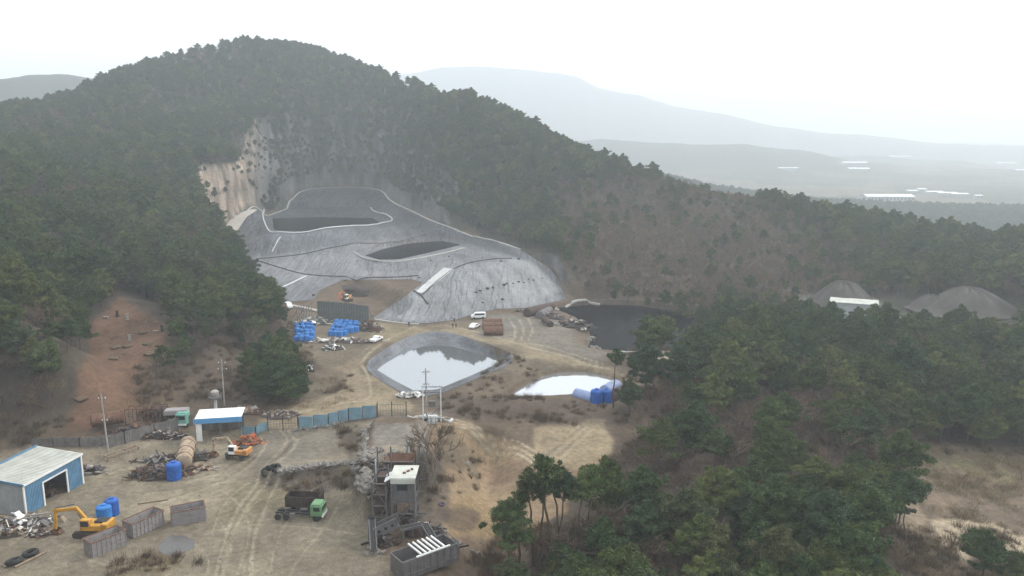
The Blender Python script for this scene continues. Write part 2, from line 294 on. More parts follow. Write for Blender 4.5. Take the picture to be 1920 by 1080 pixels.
paint(sst(8, -6, pxpoly([(870,590),(960,578),(985,600),(930,608),(880,604)])), (.13,.125,.11), .8)
# ochre dug ground to the right of the plant
paint(sst(8, -6, pxpoly([(820,790),(870,790),(1000,840),(1090,800),(1120,794),(1138,822),(1136,866),(1104,912),(1000,990),(930,1040),(860,1080),(820,960),(840,880),(800,830)])), (.235,.172,.105))
paint(sst(8, -8, pxpoly([(905,880),(990,850),(1090,880),(1060,960),(960,1000),(900,940)]))*sst(.3,.55,n1), (.215,.15,.098))
paint(sst(6, -6, pxpoly([(820,950),(900,940),(940,990),(900,1035),(850,1010)])), OCHRE, .8)
paint(sst(5, -5, pxpoly([(826,966),(860,960),(890,972),(880,985),(846,986)])), SCRUB, .8)
paint(sst(8, -8, pxpoly([(820,800),(850,800),(905,870),(895,930),(860,930),(810,940),(800,860)]))*sst(.4,.55,n1), (.12,.095,.065), .8)
paint(sst(6, -8, pxpoly([(800,745),(960,742),(1060,752),(1150,765),(1165,800),(1100,800),(1000,800),(900,792),(830,775)])), (.085,.063,.048))
paint(sst(6, -6, pxpoly([(995,800),(1130,790),(1145,850),(1080,880),(1000,840)])), (.25,.20,.128), .8)
paint(sst(6, -6, pxpoly([(540,640),(560,740),(480,790),(520,770),(600,745),(660,740),(668,710),(640,690),(600,690),(580,660)]))*sst(.45,.6,n1), SCRUB, .7)
paint(sst(6, -6, pxpoly([(955,640),(900,700),(840,745),(960,745),(1020,700),(1050,690)]))*sst(.35,.55,n1), (.11,.09,.065), .8)
for thr, cw in ((.56, (.085,.073,.05)), (.64, (.07,.062,.047))):
    paint(sst(6, -8, pxpoly(yard))*sst(thr, thr+.04, fbm(GX, GY, 19, 95, 5)), cw, .5)
# gravel apron and dark slopes by the plant
paint(sst(6, -6, pxpoly([(690,785),(810,785),(800,850),(700,850)])), (.18,.165,.14), .9)
paint(sst(5, -5, pxpoly([(700,838),(770,838),(775,862),(705,870)])), (.24,.20,.14), .8)
paint(sst(5, -5, pxpoly([(480,884),(670,872),(690,900),(690,925),(560,925),(500,918)])), (.085,.068,.055), .85)
paint(sst(5, -5, pxpoly([(630,800),(680,800),(672,850),(655,865),(640,840)])), (.075,.06,.045), .9)
paint(sst(6, -6, pxpoly([(800,850),(830,850),(830,1000),(780,1000),(770,900)])), (.09,.075,.06), .8)
paint(sst(10, -6, pxpoly([(830,1020),(960,1010),(990,1100),(860,1100)])), (.10,.072,.05), .9)
paint(sst(5, -5, pxpoly([(200,1050),(300,1035),(400,1060),(300,1080),(200,1078)]))*sst(.35,.5,n1), (.13,.10,.06), .9)
# puddle-wet ground, red clearing with mounds, dry grass clearing, sand blows
paint(sst(8, -8, pxpoly([(128,810),(145,700),(170,620),(225,560),(285,585),(320,620),(310,660),(262,690),(275,740),(290,762),(230,775)])), (.125,.072,.045))
paint(sst(8, -8, pxpoly([(255,690),(330,640),(320,760),(280,760)])), (.12,.085,.055), .9)
paint(sst(14, -8, pxpoly([(1640,860),(1750,842),(1850,850),(2300,870),(2300,1200),(1720,1200),(1700,960),(1660,900)])), (.155,.118,.082))
paint(sst(14, -8, pxpoly([(1700,900),(2300,860),(2300,1100),(1800,1000),(1720,960)]))*sst(.42,.6,n1), (.12,.085,.07), .8)
paint(sst(5, -5, pxpoly([(1755,985),(1800,970),(1860,985),(1950,1020),(1950,1050),(1880,1035),(1800,1050),(1762,1020)])), (.36,.295,.205))
paint(sst(5, -5, pxpoly([(1685,945),(1710,950),(1725,975),(1700,1010),(1680,990)])), (.32,.26,.185), .8)
paint(sst(6, -6, pxpoly([(1720,850),(1850,845),(1900,900),(1780,880)]))*sst(.35,.5,n3), (.17,.16,.075), .6)
paint(sst(6, -6, pxpoly([(1480,545),(1640,550),(1700,600),(1500,600)])), (.20,.19,.17), .9)
# wheel tracks (polylines laid on the ground)
def track(pts, w, col, a):
    q = [tuple(G(*p)[:2]) for p in pts]; q = smooth_poly(q, 2, False); d = ldist(GX, GY, [tuple(v[:2]) for v in q])
    paint(sst(w*.8, w*.2, d + (n3-.5)*.6)*(.5+n3), col, a*1.25)
DK, LT = (.14,.12,.085), (.35,.31,.22)
for pts in [[(400,1075),(430,960),(480,905),(480,880),(540,825),(520,805)],[(412,1078),(442,965),(492,905),(560,830),(535,805)],[(300,940),(420,900),(480,860),(505,805)],[(220,900),(330,905),(430,880),(490,840)],
            [(250,925),(350,915),(440,895)],[(465,1078),(470,1000),(500,930),(520,880)],[(180,890),(260,870),(330,850),(460,838)]]:
    track(pts, .55, DK, .55); track([(a+5, b+3) for a, b in pts], .5, LT, .4)
for pts in [[(300,880),(380,905),(450,940),(470,1000),(440,1078)],[(600,905),(560,935),(520,1000),(500,1078)],[(640,930),(610,985),(560,1040),(540,1078)],[(90,1010),(180,1060),(300,1065),(420,1040),(600,1010)],
            [(150,915),(240,900),(330,920),(400,960),(430,1010)],[(380,1000),(460,980),(560,985),(660,1000)],[(520,870),(460,900),(400,960),(385,1078)],[(560,900),(480,930),(425,1000),(415,1078)]]:
    track(pts, .4, DK, .4); track([(a+6, b+4) for a, b in pts], .4, DK, .35); track([(a+3, b+2) for a, b in pts], .35, LT, .3)
for k in range(6):
    track([(825+k*3,780+k*4),(900,806+k*5),(960,822+k*6),(1010,850+k*7)], .45, DK if k % 2 else LT, .55)
for k in range(5): track([(1000+k*12,870),(1040+k*9,835),(1085+k*8,800)], .4, DK if k % 2 else LT, .45)
for k in range(5): track([(962+k*7,640),(968+k*8,618),(955+k*9,598)], .5, DK if k % 2 else LT, .5)
for k in range(4): track([(985,640+k*4),(1030,645+k*5),(1075,662+k*4),(1130,680+k*3)], .5, LT if k % 2 else DK, .5)
track([(560,775),(640,755),(700,750),(690,700),(672,680),(720,640),(780,612)], .7, (.33,.28,.19), .6); track([(575,768),(640,735),(660,700),(655,680),(700,645),(770,612)], .6, (.2,.16,.11), .6)
track([(835,610),(920,628),(1040,665),(1140,692)], .7, (.31,.27,.2), .6)
m_ground = attr_mat('earth_material', bump=.6)
# ------------------------------------------------------------------ ground sheet
VI = np.arange(NR*NA).reshape(NR, NA); nx = np.roll(VI, -1, 1)
quads = np.stack([VI[:-1], nx[:-1], nx[1:], VI[1:]], -1).reshape(-1, 4)[:, ::-1]
co = np.stack([GX, GY, GZ], -1).reshape(-1, 3)
g = mesh_np('ground', co, quads, COL.reshape(-1, 3), m_ground); tag(g, kind='structure')
cap = mesh_np('ground_underfoot', np.r_[co[:NA], [[0, 0, float(GZ[0].mean())]]], np.stack([np.arange(NA), np.roll(np.arange(NA), -1), np.full(NA, NA)], 1)[:, ::-1], np.tile((.2,.17,.12), (NA+1, 1)), m_ground); tag(cap, kind='structure')
def overlay(name, s, col, m, dz, rows=None, kind='structure', zf=None):
    """The part of the fan where s<0, clipped exactly at s=0, laid dz above the ground."""
    s = np.where(np.isfinite(s), s, 1); act = (s[:-1, :nd-1] < 0)|(s[1:, :nd-1] < 0)|(s[:-1, 1:nd] < 0)|(s[1:, 1:nd] < 0)
    if rows: act &= ((R_[:-1] > rows[0]) & (R_[:-1] < rows[1]))[:, None]
    i, j = np.nonzero(act); a = VI[i, j]; b = VI[i, j+1]; c = VI[i+1, j+1]; d = VI[i+1, j]
    T = np.r_[np.stack([a, d, c], 1), np.stack([a, c, b], 1)]; sf = s.ravel(); ins = sf[T] < 0; k = ins.sum(1)
    ex = []; V = [co]; Cc = [col.reshape(-1, 3)]; n0 = len(co); full = T[k == 3]
    def cut(p, q):
        nonlocal n0
        t = (sf[p]/(sf[p]-sf[q]))[:, None]; V.append(co[p]*(1-t)+co[q]*t); f = Cc[0]; Cc.append(f[p]*(1-t)+f[q]*t)
        r = n0+np.arange(len(p)); n0 += len(p); return r
    t1 = T[k == 1]; 
    if len(t1):
        o = np.argmax(ins[k == 1], 1); t1 = np.stack([t1[np.arange(len(t1)), (o+q) % 3] for q in range(3)], 1)
        ex.append(np.stack([t1[:, 0], cut(t1[:, 0], t1[:, 1]), cut(t1[:, 0], t1[:, 2])], 1))
    t2 = T[k == 2]
    if len(t2):
        o = np.argmin(ins[k == 2], 1); t2 = np.stack([t2[np.arange(len(t2)), (o+q) % 3] for q in range(3)], 1)
        p = cut(t2[:, 0], t2[:, 1]); q = cut(t2[:, 0], t2[:, 2])
        ex += [np.stack([p, t2[:, 1], t2[:, 2]], 1), np.stack([p, t2[:, 2], q], 1)]
    F_ = np.concatenate([full]+ex); VV = np.concatenate(V); CC = np.concatenate(Cc); u, inv = np.unique(F_, return_inverse=True)
    v = VV[u].copy(); v[:, 2] += dz if zf is None else dz + zf(v[:, 0], v[:, 1])
    o = mesh_np(name, v, inv.reshape(-1, 3)[:, ::-1], CC[u], m)
    me = o.data
    if me.polygons[0].normal.z < 0: me.flip_normals()
    return tag(o, kind=kind)
# landfill liner: several sheets of different greys
liner_px = [(440,486),(438,450),(460,408),(482,388),(500,374),(548,350),(600,340),(720,340),(745,360),(760,370),(800,390),(860,412),(930,438),(1000,462),(1040,495),(1050,535),(1062,562),(1030,568),(985,578),(930,580),(880,592),(855,600),(800,607),(740,603),(698,598),(755,560),(793,530),(770,524),(640,526),(600,545),(590,562),(545,566),(505,548),(470,515)]
nearr = (GR > 225) & (GR < 660)
sL = np.where(nearr, np.maximum(pxp0(liner_px), (DI+2.0)*3), 50)
LC = np.zeros(COL.shape); LC[:] = (.15,.155,.165)
def lp(poly, col, w=4, a=1.0, extra=1.0):
    global LC
    m = (sst(w, -w, pxp0(poly))*a*extra)[..., None]; LC = LC*(1-m)+np.array(col)*m
lp([(430,500),(430,380),(600,340),(760,340),(900,430),(1100,560),(1080,600),(1000,492),(880,460),(790,440),(740,450),(560,470),(480,480)], (.05,.055,.062), 8)
lp([(520,480),(745,440),(770,447),(700,462),(560,480),(470,490)], (.15,.155,.163), 6)
lp([(505,440),(740,420),(770,445),(640,460),(500,478)], (.09,.095,.105), 5, .8, 1)
lp([(790,530),(860,500),(1000,485),(1050,545),(1000,570),(800,600),(710,600)], (.20,.205,.21), 8)
lp([(480,500),(640,478),(720,500),(900,480),(860,505),(790,525),(560,520)], (.17,.17,.175), 8)
strk2 = .5+1.5*(fbm(GX*1.0+GY*.35, GY*.10-GX*.04, 3.2, 70, 4)-.5); big = fbm(GX, GY, 24, 71, 4)
LC = LC*(.50+.56*strk2+.45*(big-.3))[..., None]
m_liner = attr_mat('liner_sheet_material', rough=.5, spec=.35, scales=((.05,.25),(.5,.22)), bump=.25, bdist=.25, wr=(.30,(1.8,.2,1),12,2.6))
overlay('landfill_liner', sL, LC, m_liner, .14, (225, 660))
tag(bpy.data.objects['landfill_liner'], 'huge grey plastic sheet covering the terraced landfill below the quarry face', 'liner sheet', kind='thing')
# bank sheets of the settling pond
sP = np.where((GR > 120) & (GR < 300), np.maximum(sdf(GX, GY, PONDS['settling'][2]), -sdf(GX, GY, PONDS['settling'][0])-.4), 50)
BC = np.zeros(COL.shape); BC[:] = (.085,.09,.10); BC *= (.5+strk2*.9)[..., None]
m_bank = attr_mat('pond_sheet_material', rough=.45, spec=.4, scales=((.3,.3),(1.5,.3)), bump=.4, bdist=.2, wr=(.9,(1,.3,1),-30,.6))
tag(overlay('pond_liner', sP-.3, BC, m_bank, .1, (120, 300)), 'wrinkled grey sheet lining the banks of the middle settling pond', 'liner sheet', kind='thing')
# concrete strip at the foot of the left cliff
cs = np.where((GR > 380) & (GR < 560), pxp0([(421,458),(420,430),(432,412),(448,400),(470,393),(484,393),(462,408),(446,432),(438,452),(436,466)]), 50)
CC_ = np.zeros(COL.shape); CC_[:] = (.42,.39,.34); m_conc = attr_mat('track_concrete_material', scales=((.2,.15),(1.5,.15)), bump=.2)
tag(overlay('access_road', cs, CC_, m_conc, .2, (380, 560)), kind='structure')
ch = np.where((GR > 220) & (GR < 340), pxp0([(832,503),(853,505),(820,530),(792,551),(778,549),(806,525)]), 50)
CC2 = np.zeros(COL.shape); CC2[:] = (.48,.48,.47)
tag(overlay('ramp_mat', ch, CC2, m_conc, .3, (220, 340)), 'pale straight mat running down the grey liner slope', 'mat', kind='thing')
# waters
def expand(pl, d):
    p = np.array(pl); c = p.mean(0); v = p-c; return c + v*(1+d/np.linalg.norm(v, axis=1))[:, None]
m_dark = water_mat('dark_water_material', (.004,.005,.007), .25, .03); m_dark.node_tree.nodes['Principled BSDF'].inputs['Specular IOR Level'].default_value = .05; m_dark.node_tree.nodes['Principled BSDF'].inputs['IOR'].default_value = 1.25; m_grey = water_mat('pond_water_material', (.34,.36,.38), .02, .006); m_bright = water_mat('bright_water_material', (.56,.58,.6), .04, .02); m_bright.node_tree.nodes['Principled BSDF'].inputs['Metallic'].default_value = .8; m_grey.node_tree.nodes['Principled BSDF'].inputs['Metallic'].default_value = .8
m_black = water_mat('black_water_material', (.002,.003,.005), .25, .03); m_black.node_tree.nodes['Principled BSDF'].inputs['Specular IOR Level'].default_value = .04; m_black.node_tree.nodes['Principled BSDF'].inputs['IOR'].default_value = 1.25
for k, mm in (('upper', m_dark), ('middle', m_dark), ('settling', m_grey), ('bright', m_bright), ('black', m_black)):
    wp, zw = PONDS[k][0], PONDS[k][1]; q = expand(wp, 5.0 if k == 'black' else 1.2); bm = bmesh.new()
    bm.faces.new([bm.verts.new((a, b, zw)) for a, b in q]); bm.normal_update()
    for f in bm.faces:
        if f.normal.z < 0: f.normal_flip()
    bmesh.ops.triangulate(bm, faces=bm.faces[:])
    me = bpy.data.meshes.new('water'); bm.to_mesh(me); bm.free(); me.materials.append(mm); o = bpy.data.objects.new('water', me); C.objects.link(o); tag(o, kind='structure')
# ------------------------------------------------------------------ trees
def leaf_mat(name, c, var, rough=.75):
    m = bpy.data.materials.new(name); m.use_nodes = True; nt = m.node_tree; N = nt.nodes; L = nt.links; b = N['Principled BSDF']
    oi = N.new('ShaderNodeObjectInfo'); tc = N.new('ShaderNodeTexCoord'); n = N.new('ShaderNodeTexNoise'); n.inputs['Scale'].default_value = .7; n.inputs['Detail'].default_value = 3
    L.new(tc.outputs['Object'], n.inputs['Vector'])
    cr = N.new('ShaderNodeValToRGB'); e = cr.color_ramp.elements; e[0].position = 0; e[1].position = 1; e[0].color = tuple(c[0])+(1,); e[1].color = tuple(c[-1])+(1,)
    for k in range(1, len(c)-1): q = e.new(k/(len(c)-1)); q.color = tuple(c[k])+(1,)
    L.new(oi.outputs['Random'], cr.inputs['Fac']); mr = N.new('ShaderNodeMapRange'); mr.inputs[1].default_value = .3; mr.inputs[2].default_value = .7
    mr.inputs[3].default_value = 1-var; mr.inputs[4].default_value = 1+var; L.new(n.outputs['Fac'], mr.inputs[0])
    s = N.new('ShaderNodeVectorMath'); s.operation = 'SCALE'; L.new(cr.outputs[0], s.inputs[0]); L.new(mr.outputs[0], s.inputs['Scale'])
    L.new(s.outputs[0], b.inputs['Base Color']); b.inputs['Roughness'].default_value = rough; b.inputs['Specular IOR Level'].default_value = .15
    return m
m_pine = leaf_mat('pine_needle_material', [(.036,.062,.022),(.078,.108,.032),(.050,.082,.034),(.064,.088,.028),(.125,.148,.048),(.042,.072,.038),(.090,.095,.042)], .45)
m_twig = leaf_mat('bare_twig_material', [(.115,.088,.068),(.15,.108,.072),(.125,.10,.082),(.17,.118,.07)], .25)
m_bark = mat('bark_material', (.10,.072,.055), .9, scale=2, var=.4)
m_brush = leaf_mat('dry_brush_material', [(.10,.07,.045),(.14,.10,.06),(.085,.062,.048),(.17,.125,.07)], .3)
m_grass = leaf_mat('dry_grass_material', [(.22,.17,.11),(.28,.22,.13),(.18,.14,.10),(.20,.18,.09)], .3)
def arr_mesh(name, co, fc, mats, mi=None):
    me = bpy.data.meshes.new(name); co = np.asarray(co, np.float32); fc = np.asarray(fc, np.int32); k = fc.shape[1]
    me.vertices.add(len(co)); me.vertices.foreach_set('co', co.ravel()); me.loops.add(fc.size); me.loops.foreach_set('vertex_index', fc.ravel())
    me.polygons.add(len(fc)); me.polygons.foreach_set('loop_start', np.arange(0, fc.size, k, dtype=np.int32))
    for m in mats: me.materials.append(m)
    if mi is not None: me.polygons.foreach_set('material_index', np.asarray(mi, np.int32))
    me.update(calc_edges=True); return me
def leaves(centres, rad, n, size, flat=.55, R=rng):
    """n slim triangles spread through each flattened clump."""
    c = np.repeat(np.asarray(centres, float), n, 0); rd = np.repeat(np.asarray(rad, float), n); k = len(c)
    d = R.normal(size=(k, 3)); d /= np.linalg.norm(d, axis=1)[:, None]; d *= (R.random(k)**.6*rd)[:, None]; d[:, 2] *= flat
    p = c + d; ax = R.normal(size=(k, 3)) + d*.8/np.maximum(rd, .1)[:, None]; ax[:, 2] += .35; ax /= np.linalg.norm(ax, axis=1)[:, None]
    sd_ = np.cross(ax, R.normal(size=(k, 3))); sd_ /= np.linalg.norm(sd_, axis=1)[:, None]; s = size*(.6+.8*R.random(k))[:, None]
    co = np.stack([p-ax*s*.6-sd_*s*.28, p-ax*s*.6+sd_*s*.28, p+ax*s*1.2], 1).reshape(-1, 3)
    return co, np.arange(3*k).reshape(-1, 3)
def tubes(segs, sides=4):
    """segs: (p0, p1, r0, r1) -> triangles."""
    s = np.array([list(a)+list(b)+[c, d] for a, b, c, d in segs]); a, b, ra, rb = s[:, :3], s[:, 3:6], s[:, 6], s[:, 7]
    ax = b-a; ax /= np.maximum(np.linalg.norm(ax, axis=1), 1e-6)[:, None]; ref = np.where(np.abs(ax[:, 2:3]) > .9, [[1, 0, 0]], [[0, 0, 1]])
    u = np.cross(ax, ref); u /= np.linalg.norm(u, axis=1)[:, None]; v = np.cross(ax, u); co = []
    for p, r in ((a, ra), (b, rb)):
        for k in range(sides):
            t = 2*PI*k/sides; co.append(p + (u*math.cos(t)+v*math.sin(t))*r[:, None])
    co = np.stack(co, 1).reshape(-1, 3); n = len(s); base = np.arange(n)[:, None]*2*sides; f = []
    for k in range(sides):
        k2 = (k+1) % sides; f += [np.concatenate([base+k, base+k2, base+sides+k2], 1), np.concatenate([base+k, base+sides+k2, base+sides+k], 1)]
    return co, np.concatenate(f)
def pine_geo(seed, H=11, cb=.38, W=3.1, limbs=24, n=90, size=.27, crad=.74, sides=6, bend=.5, fl=.7):
    R = np.random.default_rng(seed); segs = []; p = np.array([0, 0, -.8]); lean = R.normal(size=2)*.02*H*bend; K = 7; pts = [p]
    for k in range(1, K+1):
        t = k/K; q = np.array([lean[0]*t*2+R.normal()*.12*bend, lean[1]*t*2+R.normal()*.12*bend, H*.94*t]); pts.append(q)
    rad = lambda t: .17*(H/11)*(1-t*.85)+.01
    for k in range(K): segs.append((pts[k], pts[k+1], rad(k/K), rad((k+1)/K)))
    cen = []; cr = []; a0 = R.random()*6
    def tr(t):
        k = min(int(t*K), K-1); f = t*K-k; return pts[k]*(1-f)+pts[k+1]*f
    for i in range(limbs):
        t = cb + (1-cb)*((i+.5)/limbs)**.9*.97; a = a0 + i*2.4 + R.normal()*.3; b = tr(t)
        u = (t-cb)/(1-cb); L = W*(np.sin(PI*min(1, .28+u*.78))**.8 if u < .93 else .3)*(.6+.6*R.random())
        e = b + np.array([math.cos(a)*L, math.sin(a)*L, L*(.1+.38*R.random())]); m_ = (b+e)/2 + np.array([0, 0, -.06*L])
        segs.append((b, m_, .055, .04)); segs.append((m_, e, .04, .015))
        for f in ([.45, .7, .9, 1.1] if L > 1.2 else [.6, 1.0]):
            c = b*(1-f)+e*f + R.normal(size=3)*[.35, .35, .15]; cen.append(c); cr.append(crad*(.65+.6*R.random()))
            if f > .6 and L > 1.2: s_ = R.choice([-1, 1]); cen.append(c+np.array([-math.sin(a), math.cos(a), .1])*s_*.9); cr.append(crad*(.5+.5*R.random()))
    top = tr(1.0)+[0, 0, .1]; cen += [top, top+[.3, .1, -.5]]; cr += [crad*.7, crad*.85]
    lc, lf = leaves(cen, cr, n, size, fl, R); tc_, tf = tubes(segs, sides)
    return (tc_, tf), (lc, lf)
def bare_geo(seed, H=9, depth=4, sides=3, stems=2, w=1.0):
    R = np.random.default_rng(seed); segs = []
    def grow(p, d, L, r, k):
        q = p + d*L; segs.append((p, q, r, r*.7))
        if k == 0: return
        for j in range(3 if k > 1 else 4):
            nd = d + R.normal(size=3)*[.5, .5, .3] + [0, 0, .12]; nd /= np.linalg.norm(nd)
            f = .45+.55*R.random() if j else 1.0; grow(p+d*L*f, nd, L*(.62+.2*R.random()), max(r*.6, .018*w), k-1)
    for s in range(stems):
        d = np.array([R.normal()*.16, R.normal()*.16, 1.]); d /= np.linalg.norm(d)
        grow(np.array([R.normal()*.2, R.normal()*.2, -.5]), d, H*.33, .09*w, depth)
    big = [s for s in segs if s[2] > .03*w]; small = [s for s in segs if s[2] <= .03*w]
    return tubes(big, sides), tubes([(a, b, c*2.6, d*1.6) for a, b, c, d in small], 3)
def kind_of(geo, nm, ml, mtr=None):
    (a, b), (c, d) = geo; return {'trunk': arr_mesh('trunk', a, b, [mtr or m_bark]), 'crown': arr_mesh('crown', c, d, [ml]),
        'all': arr_mesh(nm, np.r_[a, c], np.r_[b, d+len(a)], [mtr or m_bark, ml], np.r_[np.zeros(len(b)), np.ones(len(d))])}
NEARP = [kind_of(pine_geo(s, H=h, W=w, n=115, cb=cb), 'pine_tree', m_pine) for s, h, w, cb in ((1, 11, 3.2, .36), (2, 12.5, 3.0, .42), (3, 10, 3.5, .32), (4, 12, 2.7, .3), (5, 9.5, 2.9, .35))]
TALLP = [kind_of(pine_geo(s, H=h, W=w, n=60, cb=.73, limbs=13, crad=.55, bend=1.3), 'pine_tree', m_pine) for s, h, w in ((11, 14.5, 1.5), (12, 15.5, 1.7), (13, 13.5, 1.6))]
FARP = [kind_of(pine_geo(s, H=h, W=w, n=22, cb=.28, limbs=13, size=.62, crad=.95, sides=3, fl=.65), 'pine_tree', m_pine) for s, h, w in ((21, 10, 3.1), (22, 11.5, 2.7), (23, 9, 3.1), (24, 10.5, 2.4))]
m_btrunk = mat('grey_bark_material', (.12,.10,.085), .9, scale=2, var=.3)
BARE = [kind_of(bare_geo(s, H=h, stems=st), 'bare_tree', m_twig, m_btrunk) for s, h, st in ((31, 8.5, 2), (32, 9.5, 1), (33, 7.5, 3), (34, 9, 2))]
# where trees stand (bases, in photo pixels, unprojected onto the terrain)
sp_ = 3.95; cand = []
x0, x1, y0, y1 = -620, 700, 40, 1150
ny = int((y1-y0)/(sp_*.87)); nxx = int((x1-x0)/sp_)
jj, ii = np.meshgrid(np.arange(ny), np.arange(nxx), indexing='ij')
tx = x0 + (ii+.5*(jj % 2))*sp_ + (rng.random(ii.shape)-.5)*sp_*.85; ty = y0 + jj*sp_*.87 + (rng.random(ii.shape)-.5)*sp_*.85
tx, ty = tx.ravel(), ty.ravel(); n_main = len(tx)
ex_, ey_ = rng.uniform(-330, 330, 260000), rng.uniform(270, 680, 260000)                      # closer planting where the ground is steep
es = np.hypot(gz(ex_+1.5, ey_)-gz(ex_-1.5, ey_), gz(ex_, ey_+1.5)-gz(ex_, ey_-1.5))/3
keep = (es > 1.0) & (rng.random(len(ex_)) < np.clip((es-.9)*.24, 0, .6)); tx, ty = np.r_[tx, ex_[keep]], np.r_[ty, ey_[keep]]
extra = np.arange(len(tx)) >= n_main; rr = np.hypot(tx, ty); az = np.degrees(np.arctan2(tx, ty)); k = (rr < np.where(tx > 0, 1150, 850)) & (rr > 52) & (np.abs(az) < 41.8); tx, ty, rr, extra = tx[k], ty[k], rr[k], extra[k]
tz = gz(tx, ty); tpx, tpy, tdep = proj(tx, ty, tz); di = sdf(tx, ty, INNER)
eps = 1.5; sl_ = np.hypot(gz(tx+eps, ty)-gz(tx-eps, ty), gz(tx, ty+eps)-gz(tx, ty-eps))/(2*eps)
def tin(l): return sdf(tpx, tpy, l)
ok = di > 3.0
steep = (sl_ > 1.0) & (rr > 300) & (di < np.where(tpx < 505, 34, 12))
ok &= ~(steep & (tpx < 505) & (rng.random(len(tx)) > .12))
ok &= ~((tin([(120,830),(140,700),(165,620),(215,560),(250,545),(300,570),(325,620),(315,680),(290,700),(290,790),(200,800)]) < 0) & (tx < 0))
ok &= ~(tin([(1650,862),(1750,842),(1850,845),(2200,860),(2200,1500),(1730,1500),(1690,1060),(1690,930)]) < 0)
ok &= ~(tin([(1470,562),(1660,560),(1900,565),(2000,600),(1900,640),(1750,640),(1640,645),(1530,632),(1470,618)]) < 0)
ok &= ~(tin([(-60,1200),(-60,842),(60,815),(130,785),(250,750),(480,750),(600,740),(1000,1000),(600,1400)]) < 0)
ok &= ~(tin([(430,640),(470,660),(470,750),(330,755),(300,740),(320,700)]) < 0) | (rng.random(len(tx)) < .0)
bf = .08 + .5*sst(.56, .72, fbm(tx, ty, 55, 80, 3)) + .12*rng.random(len(tx))
def bz(l, v, w=20):
    global bf
    m = sst(w, -w, tin(l)); bf = bf*(1-m)+v*m
bz([(180,140),(450,110),(420,60),(200,60)], .85); bz([(430,240),(560,210),(560,350),(400,430)], .6)
bz([(1040,350),(1300,360),(1560,450),(1600,600),(1250,625),(1070,580)], .80, 45)
belt = tin([(1040,350),(1300,360),(1560,450),(1600,600),(1250,625),(1070,580)]) < 10; bz([(1500,440),(1960,470),(1960,590),(1500,590)], .45)
bz([(1140,790),(1260,760),(1400,850),(1650,880),(1700,900),(1640,950),(1540,970),(1300,985),(1120,1010),(1010,985),(1120,900)], .78, 14)
bz([(1560,650),(1960,640),(1960,850),(1700,860),(1560,760)], .5); bz([(1240,590),(1960,585),(1960,650),(1240,650)], .15)
bz([(330,420),(430,420),(440,480),(350,490)], .7); bz([(430,490),(560,560),(560,660),(440,640)], .45); bz([(1040,1010),(1190,990),(1230,1060),(1000,1100)], .55); bz([(1640,1000),(1760,980),(1780,1200),(1650,1200)], .8)
bz([(850,380),(1040,470),(1090,570),(1000,500)], .5)
isb = rng.random(len(tx)) < bf
thin = tin([(1150,770),(1230,700),(1650,780),(1650,930),(1540,950),(1300,985),(1120,1010)]) < 0
ok &= ~(thin & (rng.random(len(tx)) < .25))
ok &= ~((tin([(870,1200),(870,980),(960,960),(1110,955),(1180,1000),(1180,1070),(1120,1090),(1120,1400)]) < 0) & (rr < 200))
ok &= ~((tin([(830,880),(955,880),(955,1020),(930,1060),(830,1300),(800,1000)]) < 0) & (rr < 220))
ok &= ~((tin([(1130,640),(1220,600),(1260,640),(1250,720),(1180,780),(1130,790)]) < 0))
tx, ty, tz, tpx, tpy, tdep, isb, rr, steep, belt, extra = [v[ok] for v in (tx, ty, tz, tpx, tpy, tdep, isb, rr, steep, belt, extra)]; isb = np.where(extra & (di[ok] < 26), rng.random(len(tx)) < .45, isb)
scl = .56 + .66*rng.random(len(tx))**1.2; scl = np.where(steep, scl*.55, np.where(extra, scl*.75, scl)); print('EXTRA', int(extra.sum()), int(steep.sum())); scl *= np.where(isb, .95, 1); scl = np.where(belt & ~isb, scl*.62, scl)
hfar = sst(300, 600, rr); scl *= 1-.30*hfar
# hand-placed trees: (base px, top y, kind list, label)
def place(ks, x, y, z, s, rz, nm, label, group):
    t = bpy.data.objects.new(nm, None); C.objects.link(t); t.location = (x, y, z); t.rotation_euler = (0, 0, rz); t.scale = (s, s, s*(.9+.2*random.random()))
    t.empty_display_size = .5; tag(t, label, 'tree', group)
    for q in ('trunk', 'crown'):
        o = bpy.data.objects.new(q, ks[q]); C.objects.link(o); o.parent = t
    return t
inframe = (tpx > -40) & (tpx < 1960) & (tpy < 1230) & (tpy > 0)
def region(px, py, b, r):
    k = 'bare tree' if b else 'pine'; a = 'Leafless grey brown' if b else 'Dark green'
    if px > 960 and py > 900: w = 'the near wood at the bottom right'
    elif px > 1100 and py > 740: w = 'the brown hollow beyond the near wood'
    elif px > 1100 and py > 560: w = 'the wood below the white shed'
    elif px > 960: w = 'the slope behind the black pond'
    elif px < 260 and py > 560: w = 'the wood left of the red clearing'
    elif px < 620 and py > 480: w = 'the wood between red clearing and landfill'
    elif px < 620: w = 'the left flank of the big hill'
    else: w = 'the big hill above the quarry'
    return ('%s %s in %s' % (a, k, w)), ('bare trees in ' if b else 'pines in ')+w
placed_ids = set()
for b in (False, True):
    idx = np.nonzero((isb == b) & inframe & ~steep)[0]; idx = idx[np.argsort(rr[idx])][:(288 if not b else 290)]
    for i in idx:
        lb, gr = region(tpx[i], tpy[i], b, rr[i]); ks = (BARE[i % 4] if b else NEARP[i % 5])
        place(ks, tx[i], ty[i], tz[i]-.1, float(scl[i]), random.random()*6.28, 'bare_tree' if b else 'pine_tree', lb, gr); placed_ids.add(int(i))
